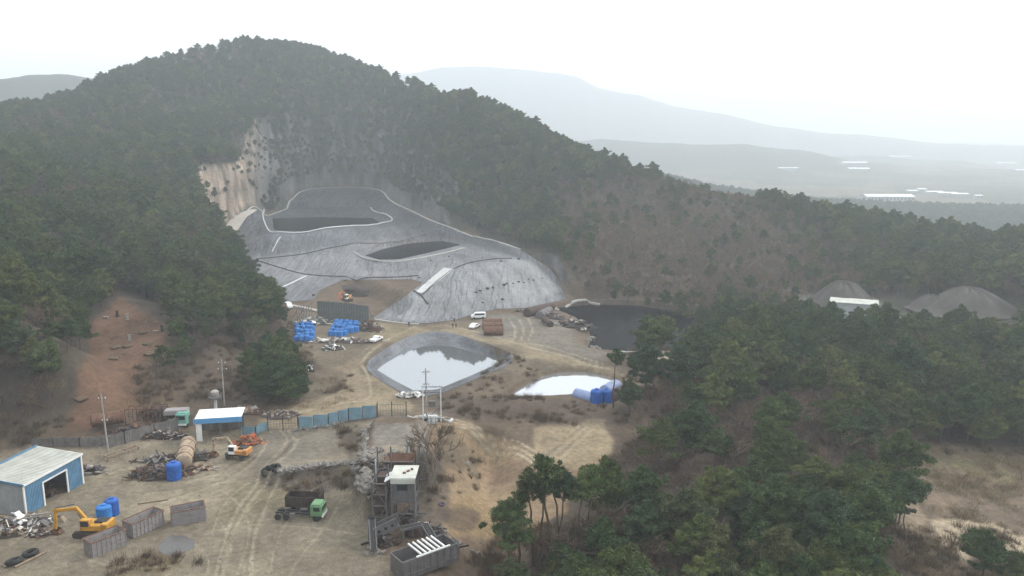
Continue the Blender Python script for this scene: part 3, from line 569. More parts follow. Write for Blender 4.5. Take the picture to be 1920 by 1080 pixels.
def gn_scatter(name, pts, scale, rz, idx, protos, m0):
    """One object: a point mesh whose geometry nodes stand one of the prototype meshes on each point."""
    me = bpy.data.meshes.new(name); me.vertices.add(len(pts)); me.vertices.foreach_set('co', np.asarray(pts, np.float32).ravel())
    for nm, v, t in (('sc', scale, 'FLOAT'), ('rz', rz, 'FLOAT'), ('pick', idx, 'INT')):
        a = me.attributes.new(nm, t, 'POINT'); a.data.foreach_set('value', np.asarray(v, np.float32 if t == 'FLOAT' else np.int32))
    me.materials.append(m0)
    o = bpy.data.objects.new(name, me); C.objects.link(o); ng = bpy.data.node_groups.new(name+'_nodes', 'GeometryNodeTree')
    ng.interface.new_socket('Geometry', in_out='INPUT', socket_type='NodeSocketGeometry'); ng.interface.new_socket('Geometry', in_out='OUTPUT', socket_type='NodeSocketGeometry')
    N, L = ng.nodes, ng.links; gi = N.new('NodeGroupInput'); go = N.new('NodeGroupOutput'); iop = N.new('GeometryNodeInstanceOnPoints'); jn = N.new('GeometryNodeJoinGeometry')
    for p in protos:
        po = bpy.data.objects.new(name+'_source', p); oi = N.new('GeometryNodeObjectInfo'); oi.inputs['Object'].default_value = po; oi.inputs['As Instance'].default_value = True
        L.new(oi.outputs['Geometry'], jn.inputs[0])
    L.new(gi.outputs[0], iop.inputs['Points']); L.new(jn.outputs[0], iop.inputs['Instance']); iop.inputs['Pick Instance'].default_value = True
    def at(nm, t='FLOAT'):
        a = N.new('GeometryNodeInputNamedAttribute'); a.data_type = t; a.inputs[0].default_value = nm; return [s for s in a.outputs if s.enabled and s.name == 'Attribute'][0]
    L.new(at('pick', 'INT'), iop.inputs['Instance Index']); L.new(at('sc'), iop.inputs['Scale']); cx = N.new('ShaderNodeCombineXYZ'); L.new(at('rz'), cx.inputs[2]); L.new(cx.outputs[0], iop.inputs['Rotation'])
    L.new(iop.outputs[0], go.inputs[0]); md = o.modifiers.new('scatter', 'NODES'); md.node_group = ng; return tag(o, kind='stuff')
rest = np.array([i for i in range(len(tx)) if i not in placed_ids])
for b, nm in ((False, 'pine_forest'), (True, 'bare_forest')):
    i = rest[isb[rest] == b]; n = len(i)
    pr = [k['all'] for k in (BARE if b else FARP+NEARP)]; near = rr[i] < 170
    pk = rng.integers(0, 4, n); pk = np.where(near & (not b), 4+rng.integers(0, 5, n), pk)
    o = gn_scatter(nm, np.stack([tx[i], ty[i], tz[i]-.15], 1), scl[i], rng.random(n)*6.28, pk, pr, m_pine)
    tag(o, 'mass of %s covering the far hillsides' % ('leafless trees' if b else 'dark green pines'), 'forest')
print('TREES', len(tx), 'pine', int((~isb).sum()), 'bare', int(isb.sum()))
# undergrowth and dry grass
def tuft(seed, n, h, w, sw):
    R = np.random.default_rng(seed); p = R.normal(size=(n, 3))*[w, w, 0]; d = R.normal(size=(n, 3))*[.45, .45, .15]+[0, 0, 1]; d /= np.linalg.norm(d, axis=1)[:, None]
    L = h*(.4+.8*R.random(n))[:, None]; s = np.cross(d, R.normal(size=(n, 3))); s /= np.linalg.norm(s, axis=1)[:, None]
    return arr_mesh('tuft', np.stack([p-s*sw, p+s*sw, p+d*L], 1).reshape(-1, 3), np.arange(3*n).reshape(-1, 3), [])
def scatter_zone(n, polys, rmax, keep=None, rmin=55):
    """Random points on the ground whose pixel falls in one of the polygons; density even in the world."""
    out = []
    for pl, dens in polys:
        p = np.array(pl, float); w = np.array([list(G(a, min(b, 1200)))[:2] for a, b in pl]); lo, hi = w.min(0)-3, w.max(0)+3
        k = int((hi-lo).prod()*dens); q = lo + rng.random((min(k, 400000), 2))*(hi-lo); x, y = q[:, 0], q[:, 1]; z = gz(x, y); a, b, _ = proj(x, y, z); r = np.hypot(x, y)
        m = (sdf(a, b, pl) < 0) & (r < rmax) & (r > rmin) & (rng.random(len(x)) < sst(.3, .6, fbm(x, y, 9, 90, 3))); out.append(np.stack([x, y, z], 1)[m])
    return np.concatenate(out)
BR = [tuft(s, 90, 1.5, .45, .03) for s in (1, 2, 3)]
for me in BR: me.materials.append(m_brush)
Z = [([(800,745),(960,742),(1060,752),(1150,765),(1165,800),(1000,795),(900,788),(830,770)], .35), ([(480,888),(670,880),(690,925),(560,925),(500,918)], .3), ([(630,800),(680,800),(672,850),(655,865),(640,840)], .5),
  ([(780,850),(830,845),(835,990),(800,1000),(775,900)], .35), ([(840,1020),(960,1005),(1000,1100),(860,1100)], .8), ([(960,980),(1180,980),(1250,1060),(1150,1200),(960,1200)], .5),
  ([(1150,770),(1650,770),(1700,850),(1640,930),(1300,985),(1120,1010),(1150,850)], .35), ([(430,640),(580,660),(585,700),(560,750),(470,755),(330,755),(290,790),(260,780),(255,690),(330,640)], .35),
  ([(540,600),(580,640),(600,690),(570,700),(550,650)], .2), ([(0,850),(60,830),(150,785),(130,740),(0,760)], .35), ([(200,1050),(300,1038),(390,1058),(300,1080),(200,1078)], .5), ([(960,660),(1060,690),(960,735),(850,745),(900,705)], .22),
  ([(1180,640),(1300,650),(1260,760),(1160,780)], .3), ([(1250,780),(1700,820),(1690,900),(1500,940),(1250,930)], .3), ([(1640,1000),(1780,985),(2250,1030),(2250,1250),(1650,1250)], .5), ([(600,745),(660,700),(670,730),(640,745)], .3), ([(1640,850),(2250,830),(2250,862),(1760,852),(1660,880)], .3), ([(820,800),(850,800),(905,870),(900,925),(860,930),(820,900)], .3)]
q = scatter_zone(0, Z, 330); n = len(q); print('BRUSH', n)
o = gn_scatter('dry_brush', q-[0, 0, .1], .45+.75*rng.random(n), rng.random(n)*6.28, rng.integers(0, 3, n), BR, m_brush); tag(o, 'brown dry brush on the banks and waste ground', 'brush')
GT = [tuft(s, 60, .7, .6, .035) for s in (5, 6)]
for me in GT: me.materials.append(m_grass)
q = scatter_zone(0, [([(1650,862),(1750,842),(1850,850),(2250,870),(2250,1200),(1720,1200),(1700,960),(1660,900)], .9), ([(150,800),(160,690),(225,565),(285,590),(315,640),(262,690),(275,760)], .1), ([(560,640),(600,690),(690,740),(560,790),(500,770),(590,740)], .15)], 300); n = len(q)
a, b, _ = proj(q[:, 0], q[:, 1], q[:, 2]); blow = np.minimum(sdf(a, b, [(1755,985),(1800,970),(1860,985),(1950,1020),(1950,1050),(1880,1035),(1800,1050),(1762,1020)]), sdf(a, b, [(1685,945),(1710,950),(1725,975),(1700,1010),(1680,990)])) > -2
q = q[blow]; n = len(q); o = gn_scatter('dry_grass', q-[0, 0, .05], .5+.9*rng.random(n), rng.random(n)*6.28, rng.integers(0, 2, n), GT, m_grass); tag(o, 'tan dry grass on the clearings', 'grass'); print('GRASS', n)
# ------------------------------------------------------------------ object helpers
class MB:
    def __init__(s): s.v = []; s.f = []; s.M = Matrix.Identity(4)
    def add(s, vs, fs):
        n = len(s.v); s.v += [s.M @ Vector(v) for v in vs]; s.f += [[i+n for i in f] for f in fs]; return s
    def box(s, c, d, rot=(0,0,0), taper=1.0):
        R = Euler(rot).to_matrix(); h = [q/2 for q in d]; vs = []
        for z in (-1, 1):
            for x, y in ((-1,-1),(1,-1),(1,1),(-1,1)):
                t = taper if z > 0 else 1; vs.append(Vector(c) + R @ Vector((x*h[0]*t, y*h[1]*t, z*h[2])))
        return s.add(vs, [(3,2,1,0),(4,5,6,7),(0,1,5,4),(1,2,6,5),(2,3,7,6),(3,0,4,7)])
    def cyl(s, a, b, r, r2=None, n=10, cap=True):
        a, b = Vector(a), Vector(b); r2 = r if r2 is None else r2; d = (b-a).normalized(); u = d.cross(Vector((0,0,1)) if abs(d.z) < .9 else Vector((1,0,0))).normalized(); w = d.cross(u)
        vs = [p + (u*math.cos(2*PI*k/n)+w*math.sin(2*PI*k/n))*q for p, q in ((a, r), (b, r2)) for k in range(n)]
        fs = [(k, (k+1) % n, n+(k+1) % n, n+k) for k in range(n)]
        if cap: fs += [tuple(range(n-1, -1, -1)), tuple(range(n, 2*n))]
        return s.add(vs, fs)
    def bar(s, a, b, w=.1, h=None):
        a, b = Vector(a), Vector(b); d = b-a; L = d.length
        if L < 1e-4: return s
        q = d.to_track_quat('X', 'Z').to_euler(); return s.box((a+b)/2, (L, w, h or w), q)
    def lathe(s, c, prof, n=14, axis='z'):
        vs = []; k = len(prof)
        for r, z in prof:
            for i in range(n):
                t = 2*PI*i/n; p = (r*math.cos(t), r*math.sin(t), z)
                if axis == 'x': p = (z, p[0], p[1])
                if axis == 'y': p = (p[0], z, p[1])
                vs.append(Vector(c)+Vector(p))
        fs = [(j*n+i, j*n+(i+1) % n, (j+1)*n+(i+1) % n, (j+1)*n+i) for j in range(k-1) for i in range(n)]
        fs += [tuple(range(n-1, -1, -1)), tuple(range((k-1)*n, k*n))]; return s.add(vs, fs)
    def torus(s, c, R, r, axis='z', n=16, m=8):
        vs = []
        for i in range(n):
            a = 2*PI*i/n
            for j in range(m):
                b = 2*PI*j/m; x, y, z = (R+r*math.cos(b))*math.cos(a), (R+r*math.cos(b))*math.sin(a), r*math.sin(b)
                vs.append(Vector(c)+Vector({'z':(x,y,z),'y':(x,z,y),'x':(z,x,y)}[axis]))
        return s.add(vs, [(i*m+j, i*m+(j+1) % m, ((i+1) % n)*m+(j+1) % m, ((i+1) % n)*m+j) for i in range(n) for j in range(m)])
    def blob(s, c, rad, seed=0, rough=.25, sub=2):
        bm = bmesh.new(); bmesh.ops.create_icosphere(bm, subdivisions=sub, radius=1); R = random.Random(seed); o = [R.random()*9 for _ in range(3)]
        import mathutils
        vs = []
        for v in bm.verts:
            k = 1+rough*mathutils.noise.noise(v.co*1.3+Vector(o))*2; k = min(k, 1.1); vs.append(Vector(c)+Vector((v.co.x*rad[0]*k, v.co.y*rad[1]*k, v.co.z*rad[2]*k)))
        fs = [[v.index for v in f.verts] for f in bm.faces]; bm.free(); return s.add(vs, fs)
    def sheet(s, a, b, z0, z1, pitch=.3, dep=.04):
        """corrugated upright sheet from a to b"""
        a, b = Vector((*a, 0)), Vector((*b, 0)); d = b-a; n = max(2, int(d.length/pitch)*2); nr = Vector((-d.y, d.x, 0)).normalized(); vs = []
        for i in range(n+1):
            p = a+d*i/n + nr*(dep if i % 2 else -dep); vs += [(p.x, p.y, z0), (p.x, p.y, z1)]
        return s.add(vs, [(2*i, 2*i+2, 2*i+3, 2*i+1) for i in range(n)])
    def mesh(s, name, m, smooth=False, bevel=0):
        bm = bmesh.new(); vs = [bm.verts.new(v) for v in s.v]
        for f in s.f:
            try: bm.faces.new([vs[i] for i in f])
            except ValueError: pass
        if bevel: bmesh.ops.bevel(bm, geom=bm.edges[:], offset=bevel, segments=1, affect='EDGES', clamp_overlap=True)
        bm.normal_update(); me = bpy.data.meshes.new(name); bm.to_mesh(me); bm.free(); me.materials.append(m)
        if smooth: me.polygons.foreach_set('use_smooth', [True]*len(me.polygons)); me.set_sharp_from_angle(angle=math.radians(40))
        return me
    def build(s, name, m, parent=None, smooth=False, bevel=0, label=None):
        o = bpy.data.objects.new(name, s.mesh(name, m, smooth, bevel)); C.objects.link(o); o.parent = parent
        if label: o['label'] = label
        return o
def root(name, loc, rz, label, cat, group=None, tilt=(0,0)):
    o = bpy.data.objects.new(name, None); C.objects.link(o); o.location = loc; o.rotation_euler = (tilt[0], tilt[1], rz); o.empty_display_size = 1; return tag(o, label, cat, group)
def solo(mb, name, m, loc, rz, label, cat, group=None, smooth=False, bevel=0, tilt=(0,0)):
    o = mb.build(name, m, None, smooth, bevel); o.location = loc; o.rotation_euler = (tilt[0], tilt[1], rz); return tag(o, label, cat, group)
def clone(o, loc, rz, label=None, group=None):
    def cp_(q, par):
        c = q.copy(); C.objects.link(c); c.parent = par
        for ch in q.children: cp_(ch, c)
        return c
    c = cp_(o, None); c.location = loc; c.rotation_euler = (c.rotation_euler[0], c.rotation_euler[1], rz)
    if label: c['label'] = label
    if group: c['group'] = group
    return c
def hd(a, b):
    p, q = G(*a), G(*b); return math.atan2(q.y-p.y, q.x-p.x)
def up(v, dz): return Vector((v.x, v.y, v.z+dz))
M = {
 'blue': mat('blue_sheet_material', (.10,.22,.34), .5, scale=.6, var=.28, rust=(.17,.15,.12,.63)), 'pale': mat('pale_roof_material', (.46,.47,.42), .6, scale=.5, var=.22, rust=(.3,.28,.23,.66)),
 'grey': mat('grey_sheet_material', (.33,.35,.35), .6, scale=.6, var=.2, rust=(.2,.15,.11,.68)), 'white': mat('white_paint_material', (.72,.72,.70), .45, scale=1, var=.12, rust=(.3,.25,.2,.72)),
 'sky': mat('light_blue_material', (.10,.30,.55), .5, scale=1, var=.15), 'dark': mat('dark_metal_material', (.035,.035,.035), .7, scale=2, var=.3), 'glass': mat('cab_glass_material', (.02,.025,.03), .12, scale=1, spec=.6),
 'yellow': mat('yellow_machine_material', (.52,.27,.035), .5, scale=1.2, var=.25, rust=(.25,.16,.08,.57)), 'orange': mat('faded_orange_material', (.50,.24,.08), .6, scale=1.2, var=.25, rust=(.35,.28,.2,.6)),
 'track': mat('track_material', (.06,.05,.045), .85, scale=3, var=.4), 'tank': mat('blue_plastic_material', (.018,.10,.38), .5, scale=.8, var=.35, rust=(.12,.16,.26,.66)), 'tank2': mat('bright_blue_plastic_material', (.03,.19,.52), .5, scale=.8, var=.35, rust=(.16,.24,.4,.66)),
 'rust': mat('rusty_steel_material', (.14,.075,.05), .85, scale=1, var=.4, rust=(.22,.17,.13,.6)), 'rustd': mat('dark_rust_material', (.065,.042,.035), .85, scale=1.2, var=.4), 'steel': mat('weathered_steel_material', (.12,.115,.115), .6, scale=1, var=.3, rust=(.12,.08,.06,.58)),
 'binw': mat('bin_side_material', (.27,.25,.245), .7, scale=1.0, var=.15, rust=(.15,.11,.09,.62)), 'green': mat('green_cab_material', (.12,.25,.12), .5, scale=1, var=.25, rust=(.15,.16,.12,.62)), 'teal': mat('teal_cab_material', (.16,.36,.30), .5, scale=1, var=.2),
 'rubber': mat('rubber_material', (.03,.03,.03), .85, scale=3, var=.3), 'conc': mat('concrete_material', (.33,.31,.28), .85, scale=.8, var=.25, bump=.2), 'rock': mat('boulder_material', (.215,.20,.175), .9, scale=1.6, var=.5, bump=.5),
 'wood': mat('old_timber_material', (.26,.20,.14), .85, scale=2, var=.3), 'fence': mat('board_fence_material', (.17,.16,.15), .8, scale=.8, var=.35), 'bfence': mat('pale_blue_fence_material', (.16,.27,.33), .65, scale=.7, var=.25, rust=(.2,.17,.14,.68)),
 'net': mat('green_grey_mesh_material', (.14,.17,.155), .75, scale=1, var=.25), 'carw': mat('white_car_material', (.78,.78,.78), .3, scale=1, var=.04, spec=.5), 'soil': mat('dark_soil_material', (.055,.045,.038), .95, scale=.6, var=.4, bump=.6, dist=.3),
 'gravel': mat('gravel_material', (.078,.072,.064), .95, scale=.25, var=.22, bump=.6, dist=.3), 'pipe': mat('white_pipe_material', (.6,.61,.62), .5, scale=1, var=.1), 'line': mat('black_hose_material', (.05,.05,.05), .7, scale=1, var=.2),
 'tan': mat('tan_tank_material', (.34,.27,.19), .75, scale=.7, var=.35, rust=(.16,.09,.06,.52)), 'cream': mat('cream_wall_material', (.40,.33,.25), .8, scale=.5, var=.2), 'curb': mat('gutter_material', (.40,.39,.36), .85, scale=.5, var=.2),
 'skin': mat('skin_material', (.42,.27,.2), .6), 'jacket': mat('dark_jacket_material', (.03,.035,.05), .9), 'trouser': mat('trouser_material', (.05,.05,.055), .9), 'orangejunk': mat('orange_junk_material', (.45,.13,.05), .6, scale=1.5, var=.4),
 'lilac': mat('faded_blue_tank_material', (.20,.26,.42), .5, scale=.6, var=.25, rust=(.2,.17,.18,.62)), 'dull': mat('dark_brown_panel_material', (.05,.035,.03), .85, scale=1, var=.3)}
# ------------------------------------------------------------------ blue warehouse
p0, p1 = P(50, 968, 0), P(155, 906, 0); a = math.atan2(p1[1]-p0[1], p1[0]-p0[0]); Lw = math.hypot(p1[0]-p0[0], p1[1]-p0[1]); Dp = 8.2; Hh = 5.3
r = root('warehouse', (p0[0], p0[1], 0), a, 'blue sheet metal warehouse with pale flat roof and dark open doorway', 'warehouse')
x0d, x1d, hd_ = Lw*.30, Lw*.72, 3.9
MB().sheet((0,0), (x0d,0), -.3, Hh).sheet((x1d,0), (Lw,0), -.3, Hh).sheet((x0d,0), (x1d,0), hd_, Hh).build('front_wall', M['blue'], r)
MB().sheet((0,Dp), (0,0), -.3, Hh).build('side_wall', M['grey'], r)
MB().sheet((Lw,0), (Lw,Dp), -.3, Hh).sheet((Lw,Dp), (0,Dp), -.3, Hh+.9).build('rear_wall', M['blue'], r)
w = MB(); n = int(Lw/.45)
for i in range(n): w.box((Lw*(i+.5)/n, Dp*.5-.1, Hh+.52), (.05, Dp+.5, .05), (math.atan2(.7, Dp), 0, 0))
w.box((Lw/2, Dp/2-.1, Hh+.42), (Lw+.5, Dp+.6, .12), (math.atan2(.7, Dp), 0, 0)); w.build('roof', M['pale'], r)
MB().box((Lw/2, -.36, Hh-.02), (Lw+.55, .1, .35)).box((-.1, -.08, Hh/2-.1), (.3, .2, Hh)).box((Lw+.1, -.08, Hh/2-.1), (.3, .2, Hh)).build('trim', M['white'], r)
MB().box((Lw/2, Dp+.22, Hh+.75), (Lw+.5, .12, .8)).box((-.3, Dp/2, Hh+.35), (.1, Dp+.4, .45), (math.atan2(.7, Dp), 0, 0)).build('fascia', M['blue'], r)
MB().box((x0d, -.1, hd_/2), (.28, .16, hd_)).box((x1d, -.1, hd_/2), (.28, .16, hd_)).box(((x0d+x1d)/2, -.1, hd_+.1), (x1d-x0d+.28, .16, .22)).build('door_frame', M['white'], r)
m_ = MB(); R1 = random.Random(3)
for i in range(26): m_.box((x0d+R1.random()*(x1d-x0d), 1+R1.random()*5, .3+R1.random()*.6), (.3+R1.random()*1.2, .3+R1.random()*.8, .2+R1.random()*.7), (R1.random()*.4, R1.random()*.4, R1.random()*3))
solo(m_, 'junk_pile', M['rustd'], (p0[0], p0[1], 0), a, 'dark heap of junk inside the open warehouse doorway', 'junk')
# ------------------------------------------------------------------ shelter
q0 = G(370, 828); q1 = P(452, 822, q0.z); a = math.atan2(q1[1]-q0.y, q1[0]-q0.x); Ls = math.hypot(q1[0]-q0.x, q1[1]-q0.y)
r = root('shelter', q0, a, 'open fronted shelter with white roof and light blue fascia', 'shelter')
w = MB().box((Ls/2, 2.6, 4.5), (Ls+.6, 5.4, .14), (.05, 0, 0)); n = int(Ls/.5)
for i in range(n): w.box((Ls*(i+.5)/n, 2.6, 4.6), (.08, 5.4, .07), (.05, 0, 0))
w.build('roof', M['white'], r); MB().box((Ls/2, -.18, 4.1), (Ls+.8, .14, 1.0)).build('fascia', M['sky'], r)
MB().box((.45, .05, 1.8), (1.05, .2, 3.7)).build('door_panel', M['white'], r); MB().sheet((0,5), (Ls,5), -.5, 4.4).build('rear_wall', M['fence'], r)
for x, y in ((Ls-.1, 0), (Ls*.55, 0), (Ls-.1, 5), (.1, 5)): MB().box((x, y, 1.8), (.18, .18, 4.4)).build('post', M['steel'], r)
# ------------------------------------------------------------------ excavators
def excavator(loc, rz, swing, body, boomm, label, reach=(4.2, 3.6), s=1.0, wheels=False, cabm=None, tip=None):
    r = root('excavator', loc, rz, label, 'excavator'); r.scale = (s,)*3
    if wheels:
        MB().box((0,0,.95), (4.6,1.5,.5)).build('undercarriage', M['dark'], r, bevel=.04)
        for x in (-1.5, 1.5):
            for y in (-1, 1): MB().lathe((x, y, .5), [(.2,-.22),(.45,-.22),(.52,-.12),(.52,.12),(.45,.22),(.2,.22)], 16, 'y').build('wheel', M['rubber'], r, True)
    else:
        for y in (-1, 1):
            t = MB(); n = 12; R_t = .48; pr = [(2.0+R_t*math.cos(b), R_t+.02+R_t*math.sin(b)) for b in np.linspace(-PI/2, PI/2, 7)] + [(-2.0+R_t*math.cos(b), R_t+.02+R_t*math.sin(b)) for b in np.linspace(PI/2, 3*PI/2, 7)]
            k = len(pr); t.add([(x, y*1.15+e, z) for e in (-.28, .28) for x, z in pr], [(i, (i+1) % k, k+(i+1) % k, k+i) for i in range(k)] + [tuple(range(k-1,-1,-1)), tuple(range(k, 2*k))])
            for i in range(16): t.box((-2.1+i*.28, y*1.15, 1.01), (.1, .6, .06))
            t.build('track', M['track'], r)
        MB().box((0,0,.65), (2.2,1.8,.5)).cyl((0,0,.8), (0,0,1.15), .7, n=16).build('undercarriage', M['dark'], r)
    sw = bpy.data.objects.new('upper_structure', MB().box((-.9,0,1.65), (3.4,2.5,.9)).box((-2.3,0,1.75), (1.0,2.5,1.15)).mesh('upper_structure', body, bevel=.08)); C.objects.link(sw); sw.parent = r; sw.rotation_euler = (0, 0, swing)
    MB().box((-1.4,-.35,2.25), (1.9,1.5,.32)).build('engine_cover', M['dark'], sw, bevel=.05)
    MB().box((.55,.78,2.1), (1.5,.95,1.7)).build('cab', cabm or body, sw, bevel=.07); MB().box((1.315,.78,2.3), (.03,.78,1.0)).box((.55,1.265,2.35), (1.2,.03,.85)).box((.55,.295,2.35), (1.2,.03,.85)).build('cab_window', M['glass'], sw)
    b0 = Vector((.6,-.25,1.6)); b1 = Vector((reach[0]*.52,-.25,4.3)); b2 = Vector((reach[0]+.9,-.25,3.7)); b3 = tip and Vector(tip) or Vector((reach[0]+1.2-.3,-.25,.75))
    MB().bar(b0, b1, .42, .62).bar(b1-(b1-b0).normalized()*.2, b2, .38, .5).build('boom', boomm, sw, bevel=.05)
    MB().bar(b2+Vector((-.3,0,.5)), b3, .32, .42).build('stick', boomm, sw, bevel=.04)
    MB().cyl(b0+Vector((.5,.32,-.1)), b0.lerp(b1, .75)+Vector((0,.32,0)), .09).cyl(b1+Vector((0,.05,.55)), b2+Vector((-.1,.05,.45)), .08).build('hydraulic_cylinder', M['steel'], sw)
    bk = MB(); pr = [(0,.15),(.55,.05),(.35,-.65),(-.35,-.9),(-.85,-.55),(-.6,-.05)]
    bk.add([(b3.x+x, b3.y+e, b3.z+z) for e in (-.55,.55) for x, z in pr], [(i, i+1, 6+i+1, 6+i) for i in range(5) if i != 3]+[(0,1,2,3,4,5),(11,10,9,8,7,6)])
    for e in (-.45,-.15,.15,.45): bk.box((b3.x-.9, b3.y+e, b3.z-.6), (.25,.1,.07), (0,-.5,0))
    bk.build('bucket', M['rust'], sw); return r
e1 = G(176, 1003); excavator(e1, hd((176,1003),(100,1000)), .05, M['yellow'], M['yellow'], 'yellow tracked excavator with its boom reaching over the debris heap', (5.0, 3.6))
e2 = G(445, 860); excavator(e2, hd((445,860),(400,858)), 0, M['orange'], M['tan'], 'faded orange wheeled excavator with white cab near the shelter', (4.4, 3), .92, True, M['white'])
e3 = G(648, 566); excavator(e3, hd((648,566),(600,564)), .5, M['orange'], M['orangejunk'], 'small orange excavator at the dug pit beside the liner', (4.4, 3), .95, False, M['white'])
# ------------------------------------------------------------------ water tanks and barrels
def tank(loc, h, R, m, label, group=None, cat='tank', nm='plastic_tank', lid=True):
    r = root(nm, loc, random.random()*6, label, cat, group)
    pr = [(R*.96,0),(R,.05*h)]
    for k in range(5): z = (.12+.15*k)*h; pr += [(R,z),(R*1.02,z+.02*h),(R*1.02,z+.05*h),(R,z+.07*h)]
    pr += [(R,.84*h),(R*.9,.90*h),(R*.5,.95*h),(R*.34,.96*h)]; MB().lathe((0,0,-.05), pr, 20).build('shell', m, r, True)
    MB().lathe((0,0,h*.9), [(R*.34,0),(R*.36,.05*h),(R*.36,.10*h),(R*.25,.12*h)], 14).build('lid', m, r, True); return r
tank(G(196,972), 2.4, 1.15, M['tank2'], 'squat blue plastic tank, shorter of the pair behind the yellow excavator', 'blue tanks in the yard')
tank(G(211,965), 2.9, 1.05, M['tank'], 'taller blue plastic tank of the pair behind the yellow excavator', 'blue tanks in the yard')
tank(G(327,898), 3.3, 1.25, M['tank'], 'lone blue plastic tank standing in front of the scrap heap', 'blue tanks in the yard')
proto_b = None
def barrels(rows, group, label):
    global proto_b
    for (x, y) in rows:
        g_ = G(x+random.uniform(-1,1), y+random.uniform(-.7,.7))
        if proto_b is None: proto_b = tank(g_, 1.75, .72, M['tank2'], label, group, 'barrel', 'blue_barrel')
        else:
            c = clone(proto_b, g_, random.random()*6, label, group); s_ = random.uniform(.88, 1.12); c.scale = (s_, s_, s_*random.uniform(.9, 1.1))
barrels([(556+dx*9.2+(k % 2)*3, 640-k*6.5) for k in range(5) for dx in range(4)], 'blue barrels beside the lattice frame', 'upright blue barrel in the cluster beside the lattice frame')
barrels([(620+dx*9+k*3, 630-k*5.2) for k in range(5) for dx in range(5) if not (k == 0 and dx == 4)]+[(671,615),(668,622)], 'blue barrels before the mesh screens', 'upright blue barrel in the cluster before the mesh screens')
# ------------------------------------------------------------------ open steel bins
def bin_(pa, pb, label):
    A_1 = G(*pa); B_1 = P(*pb, A_1.z); a = math.atan2(B_1[1]-A_1.y, B_1[0]-A_1.x); L = math.hypot(B_1[0]-A_1.x, B_1[1]-A_1.y); W_, H_ = 2.4, 2.3
    r = root('open_bin', up(A_1,-.05), a, label, 'bin', 'open steel bins in a bent row'); t = .09
    w = MB().box((L/2,t/2,H_/2), (L,t,H_)).box((L/2,W_-t/2,H_/2), (L,t,H_)).box((t/2,W_/2,H_/2), (t,W_-2*t,H_)).box((L-t/2,W_/2,H_/2), (t,W_-2*t,H_)).box((L/2,W_/2,.12), (L-2*t,W_-2*t,.1)); w.build('shell', M['binw'], r)
    w = MB(); n = int(L/.65)
    for i in range(n+1):
        for y in (-.05, W_+.05): w.box((.06+(L-.12)*i/n, y, H_/2), (.1,.1,H_-.06))
    for i in range(4):
        for x in (-.05, L+.05): w.box((x, W_*(i+.5)/4, H_/2), (.1,.1,H_-.06))
    w.box((L/2,-.07,.75), (L,.06,.08)).box((L/2,-.07,1.5), (L,.06,.08)); w.build('rib', M['binw'], r)
    MB().box((L/2,-.03,H_+.05), (L+.3,.2,.1)).box((L/2,W_+.03,H_+.05), (L+.3,.2,.1)).box((-.03,W_/2,H_+.05), (.2,W_-.14,.1)).box((L+.03,W_/2,H_+.05), (.2,W_-.14,.1)).build('top_rail', M['rust'], r)
    MB().box((L/2,W_/2,.5), (L-2*t-.02,W_-2*t-.02,.5)).build('load', M['dull'], r)
bin_((174,1048),(238,1021),'grey ribbed open bin at the lower end of the row'); bin_((250,1011),(308,983),'grey ribbed open bin in the middle of the row'); bin_((324,988),(386,975),'grey ribbed open bin set level beside the puddle')
# ------------------------------------------------------------------ trucks and cars
def wheel(r, x, y, R=.52, w=.3):
    o = MB().lathe((x, y, R), [(R*.5,-w/2),(R*.9,-w/2),(R,-w*.3),(R,w*.3),(R*.9,w/2),(R*.5,w/2)], 18, 'y').build('wheel', M['rubber'], r, True)
    MB().lathe((x, y, R), [(R*.2,-w*.45),(R*.52,-w*.42),(R*.52,w*.42),(R*.2,w*.45)], 12, 'y').build('rim', M['steel'], o, True)
def lorry(loc, rz, L, cm, label, bed=None):
    r = root('truck', loc, rz, label, 'truck')
    MB().box((0,.42,1.0), (L,.16,.28)).box((0,-.42,1.0), (L,.16,.28)).box((-L*.3,0,1.02), (.2,1.9,.2)).box((0,0,1.02), (.2,.7,.2)).build('chassis', M['dark'], r)
    MB().cyl((-.2,.95,.95), (.9,.95,.95), .3, n=12).box((-.9,-.95,.95), (.8,.45,.5)).build('fuel_tank', M['steel'], r, True)
    x = L/2-.8; w = MB(); w.box((x,0,1.75), (1.9,2.35,1.7)).box((x-.08,0,2.72), (1.6,2.15,.25)); w.build('cab', cm, r, bevel=.1)
    MB().box((x+.965,0,2.1), (.03,2.0,.75)).box((x+.1,1.19,2.1), (1.0,.03,.65)).box((x+.1,-1.19,2.1), (1.0,.03,.65)).build('cab_window', M['glass'], r)
    MB().box((x+1.0,0,.95), (.18,2.3,.4)).build('bumper', M['white'], r, bevel=.03)
    for y in (-.8,.8): MB().box((x+1.0,y,1.3), (.1,.35,.2)).build('headlight', M['pale'], r)
    for wx in (x-.1, -L*.25, -L*.25-1.35):
        for y in (-1.0, 1.0): wheel(r, wx, y)
    return r
tr = G(563, 972); a = hd((525,968),(600,968)); lorry(tr, a, 7.6, M['green'], 'dump truck chassis with light green cab parked on the flat')
b_ = G(572, 956); r = root('tipper_body', b_, a, 'dark rusty tipper body standing behind the green cabbed truck', 'tipper body')
MB().box((0,0,.9), (5.6,2.3,.14)).box((0,1.15,1.75), (5.6,.1,1.7)).box((0,-1.15,1.75), (5.6,.1,1.7)).box((-2.8,0,1.75), (.1,2.2,1.7)).box((2.8,0,1.95), (.1,2.2,2.1)).build('shell', M['dull'], r)
w = MB(); [w.box((-2.6+i*.87,-1.23,1.75), (.12,.08,1.7)) for i in range(7)]; w.build('rib', M['rustd'], r); MB().box((-1.8,0,.4), (.3,2,.9)).box((1.8,0,.4), (.3,2,.9)).build('support', M['dark'], r)
